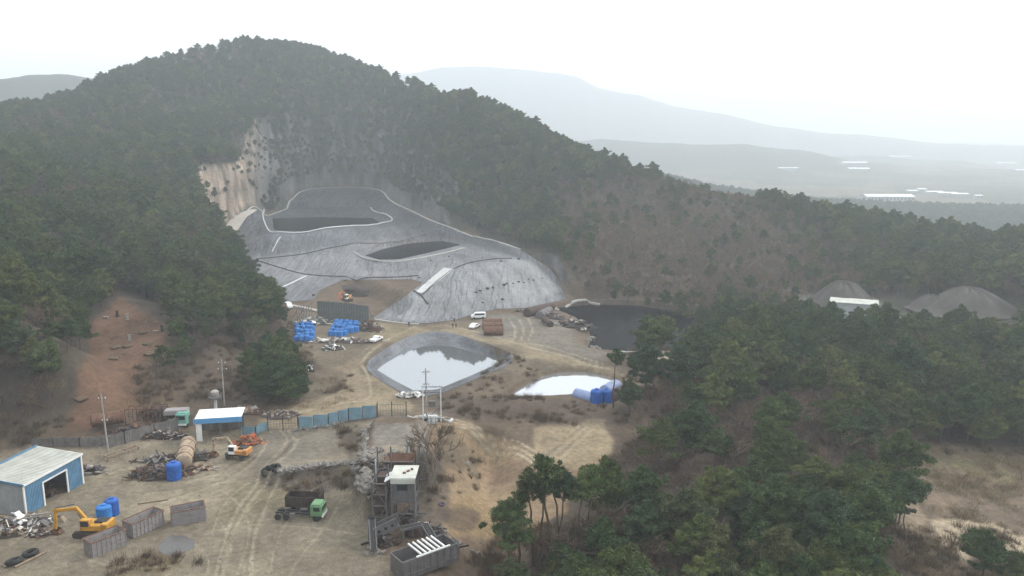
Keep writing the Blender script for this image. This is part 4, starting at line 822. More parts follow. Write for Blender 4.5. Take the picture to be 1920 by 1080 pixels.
def car(loc, rz, label, L=4.4, van=False, pick=False, cm=None):
    cm = cm or M['carw']; r = root('parked_van' if van else 'parked_car', loc, rz, label, 'van' if van else 'pickup' if pick else 'car'); W_ = 1.75; h = 1.95 if van else 1.45
    if van: pr = [(-L/2,.35),(-L/2,1.75),(-L/2+.15,h),(L/2-1.3,h),(L/2-.7,1.2),(L/2-.05,1.0),(L/2,.35)]
    elif pick: pr = [(-L/2,.45),(-L/2,1.05),(-.5,1.05),(-.45,h+.1),(.7,h+.1),(1.15,1.05),(L/2-.05,.95),(L/2,.45)]
    else: pr = [(-L/2,.35),(-L/2,.9),(-L/2+.5,.98),(-1.15,h),(.55,h),(1.2,.95),(L/2-.1,.82),(L/2,.35)]
    k = len(pr); w = MB().add([(x, e, z) for e in (-W_/2, W_/2) for x, z in pr], [(i, (i+1) % k, k+(i+1) % k, k+i) for i in range(k)]+[tuple(range(k-1,-1,-1)), tuple(range(k,2*k))]); w.build('body', cm, r, bevel=.06)
    g_ = MB(); hz0, hz1 = (1.2, 1.75) if van else (1.0, h-.1)
    for e in (-1, 1): g_.box(((-.3 if van else -.25 if not pick else .15), e*(W_/2+.005), (hz0+hz1)/2), (L*.66 if van else 1.7 if not pick else .95, .02, hz1-hz0-.05))
    xf = L/2-1.0 if van else (.93 if pick else .88); g_.box((xf, 0, (hz0+hz1)/2+.02), (.05, W_-.25, (hz1-hz0)*1.05), (0, -.75 if not van else -.65, 0)); g_.build('window', M['glass'], r)
    for x in (-L*.3, L*.3):
        for y in (-.8, .8): wheel(r, x, y, .33, .22)
    for y in (-.6,.6): MB().box((L/2,y,.72), (.06,.3,.15)).build('headlight', M['pale'], r)
    return r
car(G(706,640), hd((700,641),(716,634)), 'white pickup truck facing the track beside the scrap', 4.8, pick=True)
car(G(897,597), hd((906,596),(888,597)), 'white van parked beside the liner, longer of the two vehicles', 4.7, van=True)
car(G(890,615), hd((886,616),(897,611)), 'small white car parked just below the white van')
car(G(541,578), hd((536,576),(546,582)), 'white boxy vehicle at the end of the pale kerb beside the landfill', 4.2, van=True)
# ------------------------------------------------------------------ people
def person(loc, rz, label, seed):
    R = random.Random(seed); s = .19+.03*R.random(); me = bpy.data.meshes.new('person'); sk = {'pel':(0,0,.95,.15),'ch':(0,0,1.25,.17),'sh':(0,0,1.42,.13),'nk':(0,0,1.52,.06),'hd0':(.01,0,1.6,.085),'hd':(.02,0,1.7,.08),
        'lh':(0,.1,.88,.11),'lk':(.06,.11,.5,.075),'la':(.0,.12,.1,.05),'lf':(.14,.12,.05,.045),'rh':(0,-.1,.88,.11),'rk':(.02,-.11,.5,.075),'ra':(-.1,-.12,.1,.05),'rf':(.04,-.12,.05,.045),
        'ls':(0,.2,1.4,.065),'le':(-.02,.26,1.12,.05),'lw':(.08,.27,.88,.035),'lg':(.1,.27,.8,.035),'rs':(0,-.2,1.4,.065),'re':(-.02,-.26,1.12,.05),'rw':(.1,-.25,.9,.035),'rg':(.13,-.25,.82,.035)}
    ks = list(sk); ed = ['pel-ch','ch-sh','sh-nk','nk-hd0','hd0-hd','pel-lh','lh-lk','lk-la','la-lf','pel-rh','rh-rk','rk-ra','ra-rf','sh-ls','ls-le','le-lw','lw-lg','sh-rs','rs-re','re-rw','rw-rg']
    me.from_pydata([sk[k][:3] for k in ks], [tuple(ks.index(q) for q in e.split('-')) for e in ed], []); o = bpy.data.objects.new('person', me); C.objects.link(o)
    m1 = o.modifiers.new('skin', 'SKIN'); 
    for k, v in zip(ks, me.skin_vertices[0].data): v.radius = (sk[k][3],)*2; v.use_root = k == 'pel'
    m2 = o.modifiers.new('sub', 'SUBSURF'); m2.levels = 1; m2.render_levels = 1; dg = bpy.context.evaluated_depsgraph_get(); dg.update(); me2 = bpy.data.meshes.new_from_object(o.evaluated_get(dg)); o.modifiers.clear(); o.data = me2
    me2.materials.clear()
    for m in (M['trouser'], M['jacket'], M['skin'], M['dark']): me2.materials.append(m)
    for p in me2.polygons:
        z = p.center.z; y = abs(p.center.y); p.material_index = 0 if z < .92 and y < .2 else 2 if (1.52 < z < 1.68 or (z < .86 and y > .2)) else 3 if z >= 1.68 else 1; p.use_smooth = True
    o.location = loc; o.rotation_euler = (0, 0, rz); return tag(o, label, 'person', 'people on the track by the ponds')
for (x, y, l, s_) in ((767,613,'person in dark clothes walking alone along the pale kerb',1),(852,606,'person in dark clothes standing behind the other two on the track',2),(849,616,'person in dark jacket, left one of the pair on the track',3),(855,616,'person in dark jacket, right one of the pair on the track',4)):
    person(up(G(x,y),.05), random.random()*6, l, s_)
# ------------------------------------------------------------------ crushing plant
PLANT_HEAPS = []; O = G(757, 988); ML = lambda px, py, z: tuple(Vector(P(px, py, O.z+z)) - O)
r = root('crushing_plant', O, 0, 'tall grey stone crushing plant with white roofed control cabin on legs', 'crushing plant')
w = MB()
for x in (-1.7, 1.7):
    for y in (0, 4.2): w.box((x, y, 3.6), (.28, .28, 7.8))
for z in (2.1, 4.0):
    for y in (0, 4.2): w.bar((-1.7, y, z), (1.7, y, z), .2)
    for x in (-1.7, 1.7): w.bar((x, 0, z), (x, 4.2, z), .2)
w.bar((-1.7,0,.2), (1.7,0,3.9), .16).bar((1.7,4.2,.2), (-1.7,4.2,3.9), .16).bar((1.7,0,.2),(1.7,4.2,3.9),.16); w.build('support_frame', M['steel'], r)
cb_ = MB().box((0, 2.1, 5.9), (3.1, 4.0, 3.6)).build('cabin', M['steel'], r, bevel=.05); MB().box((-.1, .08, 6.3), (1.6, .04, .9)).build('window', M['glass'], cb_)
w = MB().box((.05, 2.2, 7.95), (3.9, 4.9, .16)).box((.05, -.35, 7.55), (3.7, .14, .8)); w.build('roof', M['pale'], r); MB().box((-2.4, 2.0, 7.3), (1.1, 3.0, .12), (0, -.5, 0)).build('awning', M['white'], r)
m_ = MB(); [m_.box((.1+k*.5, 1.5+k*.7, 8.15), (.5, .3, .2), (0,0,k)) for k in range(3)]; m_.build('roof_clutter', M['rust'], r)
w = MB()
for x in (-4.6, -2.5):
    for y in (-.5, 2.2, 5.2): w.box((x, y, 3.9+.3*y), (.22, .22, 7.8+.6*y))
for z in (1.8, 3.6, 5.4, 7.2):
    for y in (-.5, 2.2, 5.2): w.bar((-4.6, y, z), (-2.5, y, z), .16)
    for x in (-4.6, -2.5): w.bar((x, -.5, z), (x, 5.2, z), .14)
w.bar((-4.6,-.5,.1),(-2.5,-.5,3.6),.12).bar((-2.5,-.5,3.6),(-4.6,-.5,7.2),.12); w.build('side_frame', M['steel'], r)
MB().box((-3.5, .8, 3.65), (2.2, 2.4, .1)).box((-3.5, 3.4, 5.45), (2.2, 3.4, .1)).box((-3.4, 3.6, 6.3), (1.7, 2.2, 1.5)).box((-3.5, .9, 4.5), (1.4, 1.6, 1.5)).cyl((-4.3,.6,2.6),(-2.6,.6,2.6),.75,n=14).build('crusher_machine', M['rustd'], r)
MB().bar((-4.2, -1, .4), (-4.2, 3.8, 5.6), .12).bar((-3.5, -1, .4), (-3.5, 3.8, 5.6), .12).build('stair', M['steel'], r)
hp = MB(); c = Vector((-1.5, 8.2, 6.2)); hp.add([c+Vector(v) for v in ((-2.4,-2,1.6),(2.4,-2,1.6),(2.4,2,1.6),(-2.4,2,1.6),(-.8,-.6,-1.2),(.8,-.6,-1.2),(.8,.6,-1.2),(-.8,.6,-1.2))], [(0,1,5,4),(1,2,6,5),(2,3,7,6),(3,0,4,7)]); hp.build('hopper', M['rust'], r)
w = MB(); [w.bar(c+Vector((x, y, 1.6)), c+Vector((x*1.0, y, -6)), .2) for x in (-2.3, 2.3) for y in (-1.9, 1.9)]; w.bar(c+Vector((-2.4,-2,1.7)), c+Vector((2.4,-2,1.7)), .2).bar(c+Vector((-3.3,1.2,2.5)), c+Vector((-2.0,-2.6,.8)), .22); w.build('hopper_frame', M['steel'], r)
s0, s1 = Vector(ML(703, 996, 1.6)), Vector(ML(747, 975, 2.6)); d_ = (s1-s0); aa = math.atan2(d_.y, d_.x)
sc_ = bpy.data.objects.new('screen_box', None); 
w = MB(); q = (s1-s0).to_track_quat('X', 'Z').to_euler(); mid = (s0+s1)/2
w.box(mid+Vector((0,-.9,0)), (d_.length, .12, 1.7), q).box(mid+Vector((0,.9,0)), (d_.length, .12, 1.7), q).box(mid+Vector((0,0,-.55)), (d_.length, 1.7, .12), q); sb_ = w.build('screen_box', M['steel'], r)
w = MB(); [w.cyl(s0.lerp(s1, t)+Vector((0,-.97,.05)), s0.lerp(s1, t)+Vector((0,-1.05,.05)), .24, n=12) for t in (.22,.5,.78)]; w.build('port', M['dark'], sb_)
w = MB()
for a_, b2_ in ((ML(697,972,3.0), ML(701,1032,.7)),): 
    a_, b2_ = Vector(a_), Vector(b2_)
    for dx in (-.45, .45): w.bar(a_+Vector((dx,0,0)), b2_+Vector((dx,0,0)), .14, .4)
    for k in range(6): p = a_.lerp(b2_, k/5); w.bar(p+Vector((-.45,0,0)), p+Vector((.45,0,0)), .14)
    for k in (.15, .6): p = a_.lerp(b2_, k); w.bar(p+Vector((-.45,0,0)), (p.x-.6, p.y, 0), .14).bar(p+Vector((.45,0,0)), (p.x+.6, p.y, 0), .14)
w.build('feed_conveyor', M['steel'], r); MB().bar(Vector(a_)+Vector((0,0,.12)), Vector(b2_)+Vector((0,0,.12)), .7, .06).cyl(Vector(a_)+Vector((-.5,0,.1)), Vector(a_)+Vector((.5,0,.1)), .3, n=12).build('belt', M['rubber'], r)
w = MB(); a_, b2_ = Vector(ML(752,992,1.8)), Vector(ML(795,982,2.2)); c2_ = Vector(ML(832,1040,1.3))
for u_, v_2 in ((a_, b2_), (b2_, c2_)):
    n_ = (v_2-u_).cross(Vector((0,0,1))).normalized()*.5
    for e in (-1, 1): w.bar(u_+n_*e, v_2+n_*e, .13, .38)
    for k in range(7): p = u_.lerp(v_2, k/6); w.bar(p+n_, p-n_, .1)
    for k in (.1, .5, .9): p = u_.lerp(v_2, k); w.bar(p+n_, (p+n_).to_2d().to_3d(), .13).bar(p-n_, (p-n_).to_2d().to_3d(), .13)
w.build('discharge_conveyor', M['steel'], r); MB().bar(b2_+Vector((0,0,.15)), c2_+Vector((0,0,.15)), .6, .06).bar(a_+Vector((0,0,.15)), b2_+Vector((0,0,.15)), .6, .06).build('belt', M['rubber'], r)
MB().cyl((1.7,-2.2,0), (1.7,-2.2,1.2), 1.3, 1.0, n=16).build('catch_drum', M['rustd'], r); MB().blob((2.6,.2,.35), (.7,.5,.35), 5).blob((3.5,.3,.3), (.6,.4,.3), 7).build('white_sack', M['white'], r)
for args in ((722,905,2.6,2.5,2.6,60,'dark machine parts packed beneath the side frame of the plant',41),(716,1018,2.4,2.2,1.2,45,'dark scrap below the left conveyor of the plant',42),(765,972,2.2,2.0,1.0,40,'scrap between the legs of the control cabin',43),(800,1000,3.4,1.6,.9,50,'dark scrap under the right conveyor of the plant',44),(838,1030,2.2,1.6,1.6,45,'dark tangle at the lower end of the right conveyor',45),(690,880,2.0,3,1.6,40,'dark metal lying against the stacked stone wall',46)): PLANT_HEAPS.append(args)
# ribbed bin in front, cut by the frame edge
pa_, pb_ = G(756, 1092), G(856, 1072); a = math.atan2(pb_.y-pa_.y, pb_.x-pa_.x); L = (pb_-pa_).length
r = root('ribbed_hopper', pa_, a, 'grey steel receiving bin with row of upright ribs at the bottom edge', 'hopper'); Hh2 = 3.0
w = MB().box((L/2,0,Hh2*.5), (L,.14,Hh2*.9)).box((L/2,3.4,Hh2*.5), (L,.14,Hh2*.9)).box((0,1.7,Hh2*.5), (.14,3.3,Hh2*.9)).box((L,1.7,Hh2*.5), (.14,3.3,Hh2*.9)).box((L/2,1.7,.9), (L-.2,3.2,.12)); w.build('shell', M['steel'], r)
w = MB(); [w.box((L*.33+k*L*.085, 1.7, Hh2+.15), (.2, 3.6, .22)) for k in range(6)]; w.box((L*.55,-.1,Hh2+.02), (L*.62,.2,.2)); w.build('grid_bar', M['white'], r)
w = MB(); [w.box((k*L/8+.05, -.14, Hh2*.48), (.14,.14,Hh2*.85)) for k in range(9)]; w.box((L/2,-.15,.9),(L,.12,.14)); w.build('rib', M['steel'], r); MB().torus((L+.3,1.2,Hh2*.6), 1.1, .07, 'x').bar((L+.2,0,Hh2),(L+.2,3.2,Hh2+.4),.12).build('hoop', M['steel'], r)
# posts, hoops and cables beside the plant
def solve_h(x, y, z, ty):
    lo, hi = 0, 60
    for _ in range(40):
        m = (lo+hi)/2
        if float(proj(x, y, z+m)[1]) > ty: lo = m
        else: hi = m
    return lo
for px, by, ty, lb in ((706, 926, 862, 'tall pale post at the left corner of the crushing plant'), (759, 874, 838, 'left one of two pale posts behind the control cabin'), (767, 872, 836, 'right one of two pale posts behind the control cabin')):
    q = G(px, by); solo(MB().cyl((0,0,-.5), (0,0,solve_h(q.x,q.y,q.z,ty)), .13, .12, 10), 'steel_post', M['pipe'], q, 0, lb, 'post', smooth=True)
for (px, py, R_t, ax, rz_, lb) in ((783,868,1.9,'y',.5,'large upright cable hoop nearest the pale posts'),(793,882,2.1,'x',.4,'large cable hoop leaning in the scrub right of the plant'),(790,903,1.6,'y',-.5,'lower cable hoop leaning beside the plant')):
    q = G(px, py); solo(MB().torus((0,0,R_t), R_t, .08, ax, 28, 6), 'cable_hoop', M['steel'], q, rz_, lb, 'hoop', smooth=True)
q = G(828, 947); solo(MB().torus((0,0,.1), .5, .1), 'purple_ring', mat('purple_material', (.05,.04,.11), .6), q, 0, 'small purple ring lying on the ground right of the plant', 'ring', smooth=True)
# ------------------------------------------------------------------ rocks
RK = [MB().blob((0,0,0), (.62+.1*(k % 3), .5, .42), k+20, .38).mesh('boulder', M['rock'], False) for k in range(7)]
def rock(q, s, label, group):
    o = bpy.data.objects.new('boulder', random.choice(RK)); C.objects.link(o); s *= .7; o.location = up(q, .15*s); o.scale = (s*random.uniform(.8,1.3), s*random.uniform(.8,1.2), s*random.uniform(.7,1.2)); o.rotation_euler = (random.random()*.6, random.random()*.6, random.random()*6); return tag(o, label, 'boulder', group)
def along(pts, n):
    p = np.array(pts, float); L = np.r_[0, np.cumsum(np.hypot(*np.diff(p, axis=0).T))]; t = np.linspace(0, L[-1], n); return list(zip(np.interp(t, L, p[:,0]), np.interp(t, L, p[:,1])))
for x, y in along([(528,886),(545,882),(580,878),(620,873),(660,868),(668,872)], 74): rock(G(x+random.uniform(-1.5,1.5), y+random.uniform(-2,2.5)), random.uniform(.9,1.9), 'pale boulder in the long row above the sunken yard', 'boulders in the long row')
for x, y in along([(556,806),(585,802),(610,799),(640,792),(655,786)], 22): rock(G(x, y+random.uniform(-1,2)), random.uniform(.8,1.6), 'pale boulder below the light blue fence', 'boulders below the blue fence')
for k in range(110):
    t = k/110; x = random.uniform(674, 706); y = random.uniform(852, 922); rock(G(x, y), random.uniform(1.2,2.4), 'grey boulder in the stacked stone wall left of the plant', 'boulders in the stacked wall')
for x, y in along([(692,800),(688,815),(684,830),(686,845),(700,852)], 20): rock(G(x+random.uniform(-5,5), y), random.uniform(1.0,2.0), 'grey boulder along the left rim of the upper terrace', 'boulders on the terrace rim')
for x, y, s in ((767,835,2.2),(712,845,2.0),(722,858,1.7),(740,848,1.6)): rock(G(x, y), s, 'large pale boulder on the upper terrace behind the plant', 'boulders on the upper terrace')
rock(G(876,872), 1.3, 'single white boulder on the dark bank right of the plant', None)
for x, y in along([(700,1010),(694,1025),(705,1040),(716,1032),(685,1040)], 16): rock(G(x+random.uniform(-6,6), y+random.uniform(-5,5)), random.uniform(.4,1.0), 'small rubble stone under the left conveyor', 'rubble under the conveyor')
for x, y in ((860,1020),(872,1028),(884,1035),(893,1040),(905,1047)): rock(G(x, y), random.uniform(.8,1.4), 'pale stone on the ochre bank right of the ribbed bin', 'stones on the ochre bank')
for x, y in along([(1100,640),(1112,634),(1116,648),(1125,655),(1108,652)], 12): rock(G(x, y), random.uniform(1.2,2.2), 'pale rock at the near shore of the black pond', 'rocks by the black pond')
for k in range(60):
    x, y = random.choice([(random.uniform(20,680), random.uniform(860,1070)), (random.uniform(560,700), random.uniform(690,780)), (random.uniform(850,1100), random.uniform(600,690))]); rock(G(x, y), random.uniform(.18,.5), 'small loose stone on the bare ground', 'loose stones')
# tyres
TY = MB().torus((0,0,.2), .5, .2, n=18).mesh('tyre', M['rubber'], True)
def tyre(px, py, lb, gp, tilt=0.0, s=1.0, dz=0):
    o = bpy.data.objects.new('tyre', TY); C.objects.link(o); o.location = up(G(px, py), dz); o.rotation_euler = (tilt, 0, random.random()*6); o.scale = (s,)*3; tag(o, lb, 'tyre', gp)
tyre(58,1041,'black tyre lying flat, upper of two at the lower left corner','tyres in the lower left corner',.1,1.6); tyre(27,1057,'black tyre lying flat, lower of two at the lower left corner','tyres in the lower left corner',.2,1.7)
for x, y in ((497,889),(505,886),(513,884),(521,882)): tyre(x, y, 'black tyre standing at the left end of the boulder row', 'tyres at the boulder row', 1.1, 1.3, .3)
rock(G(526,890), 2.2, 'roundish white stone at the left end of the boulder row', None); rock(G(12,1062), 1.2, 'pale round stone beside the tyres at lower left', None)
def pole_between(a_, b_3, rd, m, nm, lb, ct, dz=.15, gp=None):
    p, q = up(G(*a_), dz), up(G(*b_3), dz); o = MB().cyl(p, q, rd, rd*.85, 10).build(nm, m, None, True); return tag(o, lb, ct, gp)
pole_between((28,1066),(88,1037), .16, M['wood'], 'log', 'long pale pole lying beside two tyres at lower left', 'log')
pole_between((258,946),(315,938), .12, M['wood'], 'log', 'thin timber lying on the ground above the bins', 'log')
pole_between((690,935),(705,925), .2, M['conc'], 'log', 'short pale trunk lying left of the plant', 'log')
# ------------------------------------------------------------------ scrap and rubbish heaps
def heap(px, py, wx, wy, h, n, mats, label, nm='scrap_heap', seed=0, bar=.6, size=1.0, rz=None):
    R = random.Random(seed); q = G(px, py); rz = rz if rz is not None else 0
    base = MB()
    rt = root(nm, q, rz, label, 'scrap heap' if nm == 'scrap_heap' else 'rubble')
    ms = [MB() for _ in mats]
    for i in range(n):
        x = R.gauss(0, wx*.42); y = R.gauss(0, wy*.42); e = max(0, 1-(x/wx)**2-(y/wy)**2); z = R.random()*h*e + .1; m = ms[R.randrange(len(ms))]; k = size*(.5+R.random())
        if R.random() < bar: a_ = R.random()*6.28; d = Vector((math.cos(a_), math.sin(a_), R.gauss(0,.25)))*k*1.1; m.bar(Vector((x,y,z))-d, Vector((x,y,z))+d, .1+.1*R.random(), .08+.2*R.random())
        else: m.box((x,y,z), (k*.9, k*.6, k*.25), (R.gauss(0,.4), R.gauss(0,.4), R.random()*3))
    for m, mm, nmp in zip(ms, mats, ('scrap','plate','litter','board')): m.build(nmp, mm, rt)
    b = MB().blob((0,0,-.1), (wx*.85, wy*.85, h*.55), seed, .3, 3).build('mound', M['soil'], rt, True)
RS = [M['rust'], M['rustd'], M['steel']]
heap(45, 985, 5, 3, 1.8, 90, [M['conc'], M['white'], M['wood'], M['steel']], 'heap of pale concrete slabs and boards under the yellow excavator bucket', 'debris_heap', 1, .4, 1.0)
heap(20, 1000, 3, 2, 1.0, 40, [M['conc'], M['rustd'], M['wood']], 'low spill of broken boards at the left edge', 'debris_heap', 2, .5, .8)
heap(75, 1003, 2.2, 1.6, .8, 30, [M['soil'], M['rust'], M['conc']], 'small dark spoil right under the yellow excavator bucket', 'debris_heap', 3, .3, .6)
heap(172, 885, 2.6, 2, 1.0, 40, [M['steel'], M['conc'], M['rustd']], 'tangle of grey metal at the right corner of the warehouse', seed=4)
heap(292, 893, 5.5, 2.2, 2.0, 120, RS, 'rusty brown scrap heap behind the lone blue tank', seed=5)
heap(308, 868, 4.2, 2, 1.4, 80, [M['steel'], M['conc'], M['rustd']], 'grey scrap spread left of the rusty pipe tank', seed=6)
heap(372, 880, 3, 1.6, .7, 40, [M['wood'], M['conc'], M['rust']], 'flat scatter of timber right of the lone blue tank', seed=7)
heap(378, 860, 2.0, 1.5, 1.3, 40, RS, 'dark scrap beneath the arm of the orange excavator', seed=8)
heap(310, 820, 4.5, 1.5, 1.3, 80, [M['steel'], M['rustd'], M['conc']], 'grey metal lying below the board fence', seed=9)
heap(248, 815, 7, 2, 1.6, 120, RS, 'long dark scrap pile behind the board fence', seed=10)
heap(300, 785, 6, 2, 2.2, 120, RS, 'rusty frames stacked behind the board fence', seed=11)
heap(466, 832, 3, 1.5, 1.6, 70, [M['orangejunk'], M['rust'], M['orangejunk'], M['wood']], 'orange painted frames stacked right of the shelter', seed=12)
heap(455, 772, 4, 2, .8, 60, [M['rust'], M['conc'], M['wood']], 'reddish litter in the brush behind the shelter', 'debris_heap', 13)
heap(530, 778, 5, 3, .8, 50, [M['conc'], M['wood'], M['rust']], 'pale litter on the bank above the gate', 'debris_heap', 14, .3, .6)
heap(588, 607, 7, 4, 2.0, 140, [M['steel'], M['net'], M['conc'], M['white']], 'pale mixed scrap between the two barrel clusters', seed=15)
heap(690, 618, 5, 4, 2.6, 110, [M['rustd'], M['rust'], M['conc']], 'dark scrap at the right end of the mesh screens', seed=16)
heap(650, 640, 10, 3, .9, 90, [M['rust'], M['conc'], M['white'], M['rustd']], 'low strip of litter below the barrels', 'debris_heap', 17, .5, .8)
heap(625, 655, 3, 2, 1.3, 50, [M['white'], M['dark'], M['steel']], 'small black and white rubbish pile on the bank below the barrels', seed=18)
heap(600, 640, 6, 2, .7, 40, [M['white'], M['wood']], 'pale planks at the foot of the left barrels', 'debris_heap', 19, .7, 1.2)
heap(578, 695, 1.8, 1.2, 1.0, 24, [M['white'], M['dark']], 'black and white rubbish on the edge of the pines', seed=20)
heap(1075, 612, 7, 4, 2.0, 60, [M['conc'], M['gravel'], M['rustd']], 'grey rubble mound on the shore of the black pond', 'debris_heap', 21, .15, 1.6)
heap(1030, 596, 7, 3, 1.6, 80, [M['rustd'], M['steel'], M['conc']], 'dark scrap lying between the brown cylinders and the pond', seed=22)
heap(985, 585, 6, 2, 1.0, 40, [M['rustd'], M['conc']], 'thin scatter of scrap above the brown tanks', seed=23)
heap(770, 742, 3.5, 1.6, .8, 40, [M['white'], M['conc']], 'white sheeting crumpled at the near corner of the middle pond', 'debris_heap', 24, .2, 1.0)
heap(800, 788, 4, 1.5, .8, 50, [M['white'], M['conc'], M['steel']], 'white debris around the foot of the electric frame', 'debris_heap', 25, .5, .8)
heap(1500, 588, 9, 4, 2.6, 70, [M['cream'], M['white'], M['steel']], 'cream and white plant parts beside the white shed', 'debris_heap', 26, .5, 2.4)
for px_, py_, a1, a2, a3, n_, lb_, sd_2 in PLANT_HEAPS: heap(px_, py_, a1, a2, a3, n_, [M['rustd'], M['steel'], M['dark']], lb_, 'scrap_heap', sd_2, .65, .9)
# dug soil heap in the pit
solo(MB().blob((0,0,0), (8,5,3.6), 3, .4, 3).blob((7,1,0), (4,3,2.6), 4, .4, 3), 'soil_heap', M['soil'], G(660,552), 0, 'dark loose soil heap in the dug pit behind the small excavator', 'soil heap', smooth=True)
# ------------------------------------------------------------------ tanks, cylinders, cabs
def cyl_obj(pa, pb, R_t, m, nm, label, cat, grp=None, dz=None, bands=3):
    p, q = G(*pa), G(*pb); dz = R_t*.85 if dz is None else dz; p, q = up(p, dz), up(q, dz); L = (q-p).length; r = root(nm, p, 0, label, cat, grp); r.rotation_euler = (q-p).to_track_quat('X', 'Z').to_euler()
    MB().lathe((0,0,0), [(R_t*.6,-.25),(R_t*.93,-.08),(R_t,0),(R_t,L),(R_t*.93,L+.08),(R_t*.6,L+.25)], 20, 'x').build('shell', m, r, True)
    w = MB(); [w.lathe((L*(i+.5)/bands,0,0), [(R_t,-.1),(R_t*1.05,-.06),(R_t*1.05,.06),(R_t,.1)], 20, 'x') for i in range(bands)]; w.build('band', M['rust'], r, True); return r
cyl_obj((345,884),(354,846), 1.45, M['tan'], 'tank', 'big tan rust stained cylinder lying beside the scrap heap', 'tank', dz=1.6)
cyl_obj((174,808),(233,798), 1.3, M['rust'], 'tank', 'long brown cylinder lying behind the board fence', 'tank', dz=2.0)
cyl_obj((908,628),(943,628), 1.3, M['rust'], 'tank', 'front brown cylinder of the stack beside the small white car', 'tank', 'brown cylinders by the cars')
cyl_obj((906,619),(942,619), 1.3, M['rust'], 'tank', 'middle brown cylinder of the stack beside the small white car', 'tank', 'brown cylinders by the cars')
cyl_obj((906,611),(940,610), 1.2, M['rust'], 'tank', 'rear brown cylinder of the stack beside the small white car', 'tank', 'brown cylinders by the cars')
cyl_obj((988,594),(1034,582), 1.5, M['rustd'], 'tank', 'longest dark cylinder lying at the tip of the black pond', 'tank', 'cylinders by the black pond')
cyl_obj((1012,598),(1030,589), 1.4, M['steel'], 'tank', 'short pale grey cylinder beside the longest dark one', 'tank', 'cylinders by the black pond')
cyl_obj((1020,603),(1032,613), 1.0, M['rustd'], 'tank', 'small dark cylinder lying below the pale grey one', 'tank', 'cylinders by the black pond')
q0 = G(1120, 757); q = Vector(P(1124, 755, .9)); tank((q.x-.7, q.y, .5), 3.7, 1.35, M['tank'], 'tall dark blue tank, left of the pair in the bright pond', 'blue tanks in the bright pond'); tank((q.x+1.7, q.y+1.1, .5), 3.4, 1.25, M['tank'], 'dark blue tank, right of the pair in the bright pond', 'blue tanks in the bright pond')
def cylz(pa, pb, z, R_t, m, label, nm='tank'):
    p, q = Vector(P(*pa, z)), Vector(P(*pb, z)); L = (q-p).length; r = root(nm, p, 0, label, 'tank'); r.rotation_euler = (q-p).to_track_quat('X', 'Z').to_euler()
    MB().lathe((0,0,0), [(R_t*.5,-.3),(R_t*.9,-.1),(R_t,0),(R_t,L),(R_t*.9,L+.1),(R_t*.5,L+.3)], 20, 'x').build('shell', m, r, True); MB().lathe((L*.5,0,0), [(R_t,-.12),(R_t*1.04,-.06),(R_t*1.04,.06),(R_t,.12)], 20, 'x').build('band', m, r, True)
cylz((1080,739),(1112,748), 1.2, 1.4, M['lilac'], 'faded lilac blue cylinder floating left of the blue tanks'); cylz((1134,734),(1156,723), 1.6, 1.5, M['lilac'], 'faded lilac blue cylinder behind the blue tanks'); cylz((1142,746),(1172,732), 1.3, 1.4, M['rustd'], 'dark brown cylinder right of the blue tanks in the pond')
def cabin(px, py, rz, m, label, d=(2.3,2.2,2.3)):
    r = root('truck_cab', G(px, py), rz, label, 'truck cab'); MB().box((0,0,d[2]/2+.6), d).box((-.15,0,d[2]+.7), (d[0]*.8,d[1]*.9,.25)).build('body', m, r, bevel=.12)
    MB().box((d[0]/2+.01,0,d[2]*.68+.6), (.03,d[1]*.8,d[2]*.35)).box((.1,-d[1]/2-.01,d[2]*.68+.6), (d[0]*.55,.03,d[2]*.3)).build('window', M['glass'], r); MB().box((d[0]/2+.06,0,.75), (.15,d[1],.35)).build('bumper', M['white'], r)
    for y in (-.9,.9): wheel(r, 0, y)
cabin(344, 800, hd((344,800),(338,806)), M['teal'], 'pale green truck cab standing behind the board fence'); 
solo(MB().box((0,0,2.6), (4.6,2.2,.9)).box((0,0,3.1), (4.4,2.0,.1)), 'cargo_box', M['binw'], G(333,795), .15, 'pale box body behind the green truck cab', 'truck body', bevel=.05)
def frame_obj(px, py, d, m, label, rz=0, nm='lattice_rack', t=.14, nx=4):
    w = MB(); X, Y, Z_ = d
    for y in (0, Y):
        for z in (.1, Z_): w.bar((0,y,z), (X,y,z), t)
        for i in range(nx+1): w.bar((X*i/nx,y,.1), (X*i/nx,y,Z_), t)
    for i in range(nx+1):
        for z in (.1, Z_): w.bar((X*i/nx,0,z), (X*i/nx,Y,z), t)
    return solo(w, nm, m, G(px, py), rz, label, 'frame')
frame_obj(236, 797, (6,2,3.2), M['rust'], 'rusty box frame standing on the scrap behind the fence', .1); frame_obj(275, 790, (4,1.5,2.8), M['rustd'], 'dark leaning frame right of the rusty box frame', .3)
frame_obj(203, 866, (6,1.3,.9), M['wood'], 'long low tan frame lying inside the board fence', hd((203,866),(250,848)), t=.18, nx=3)
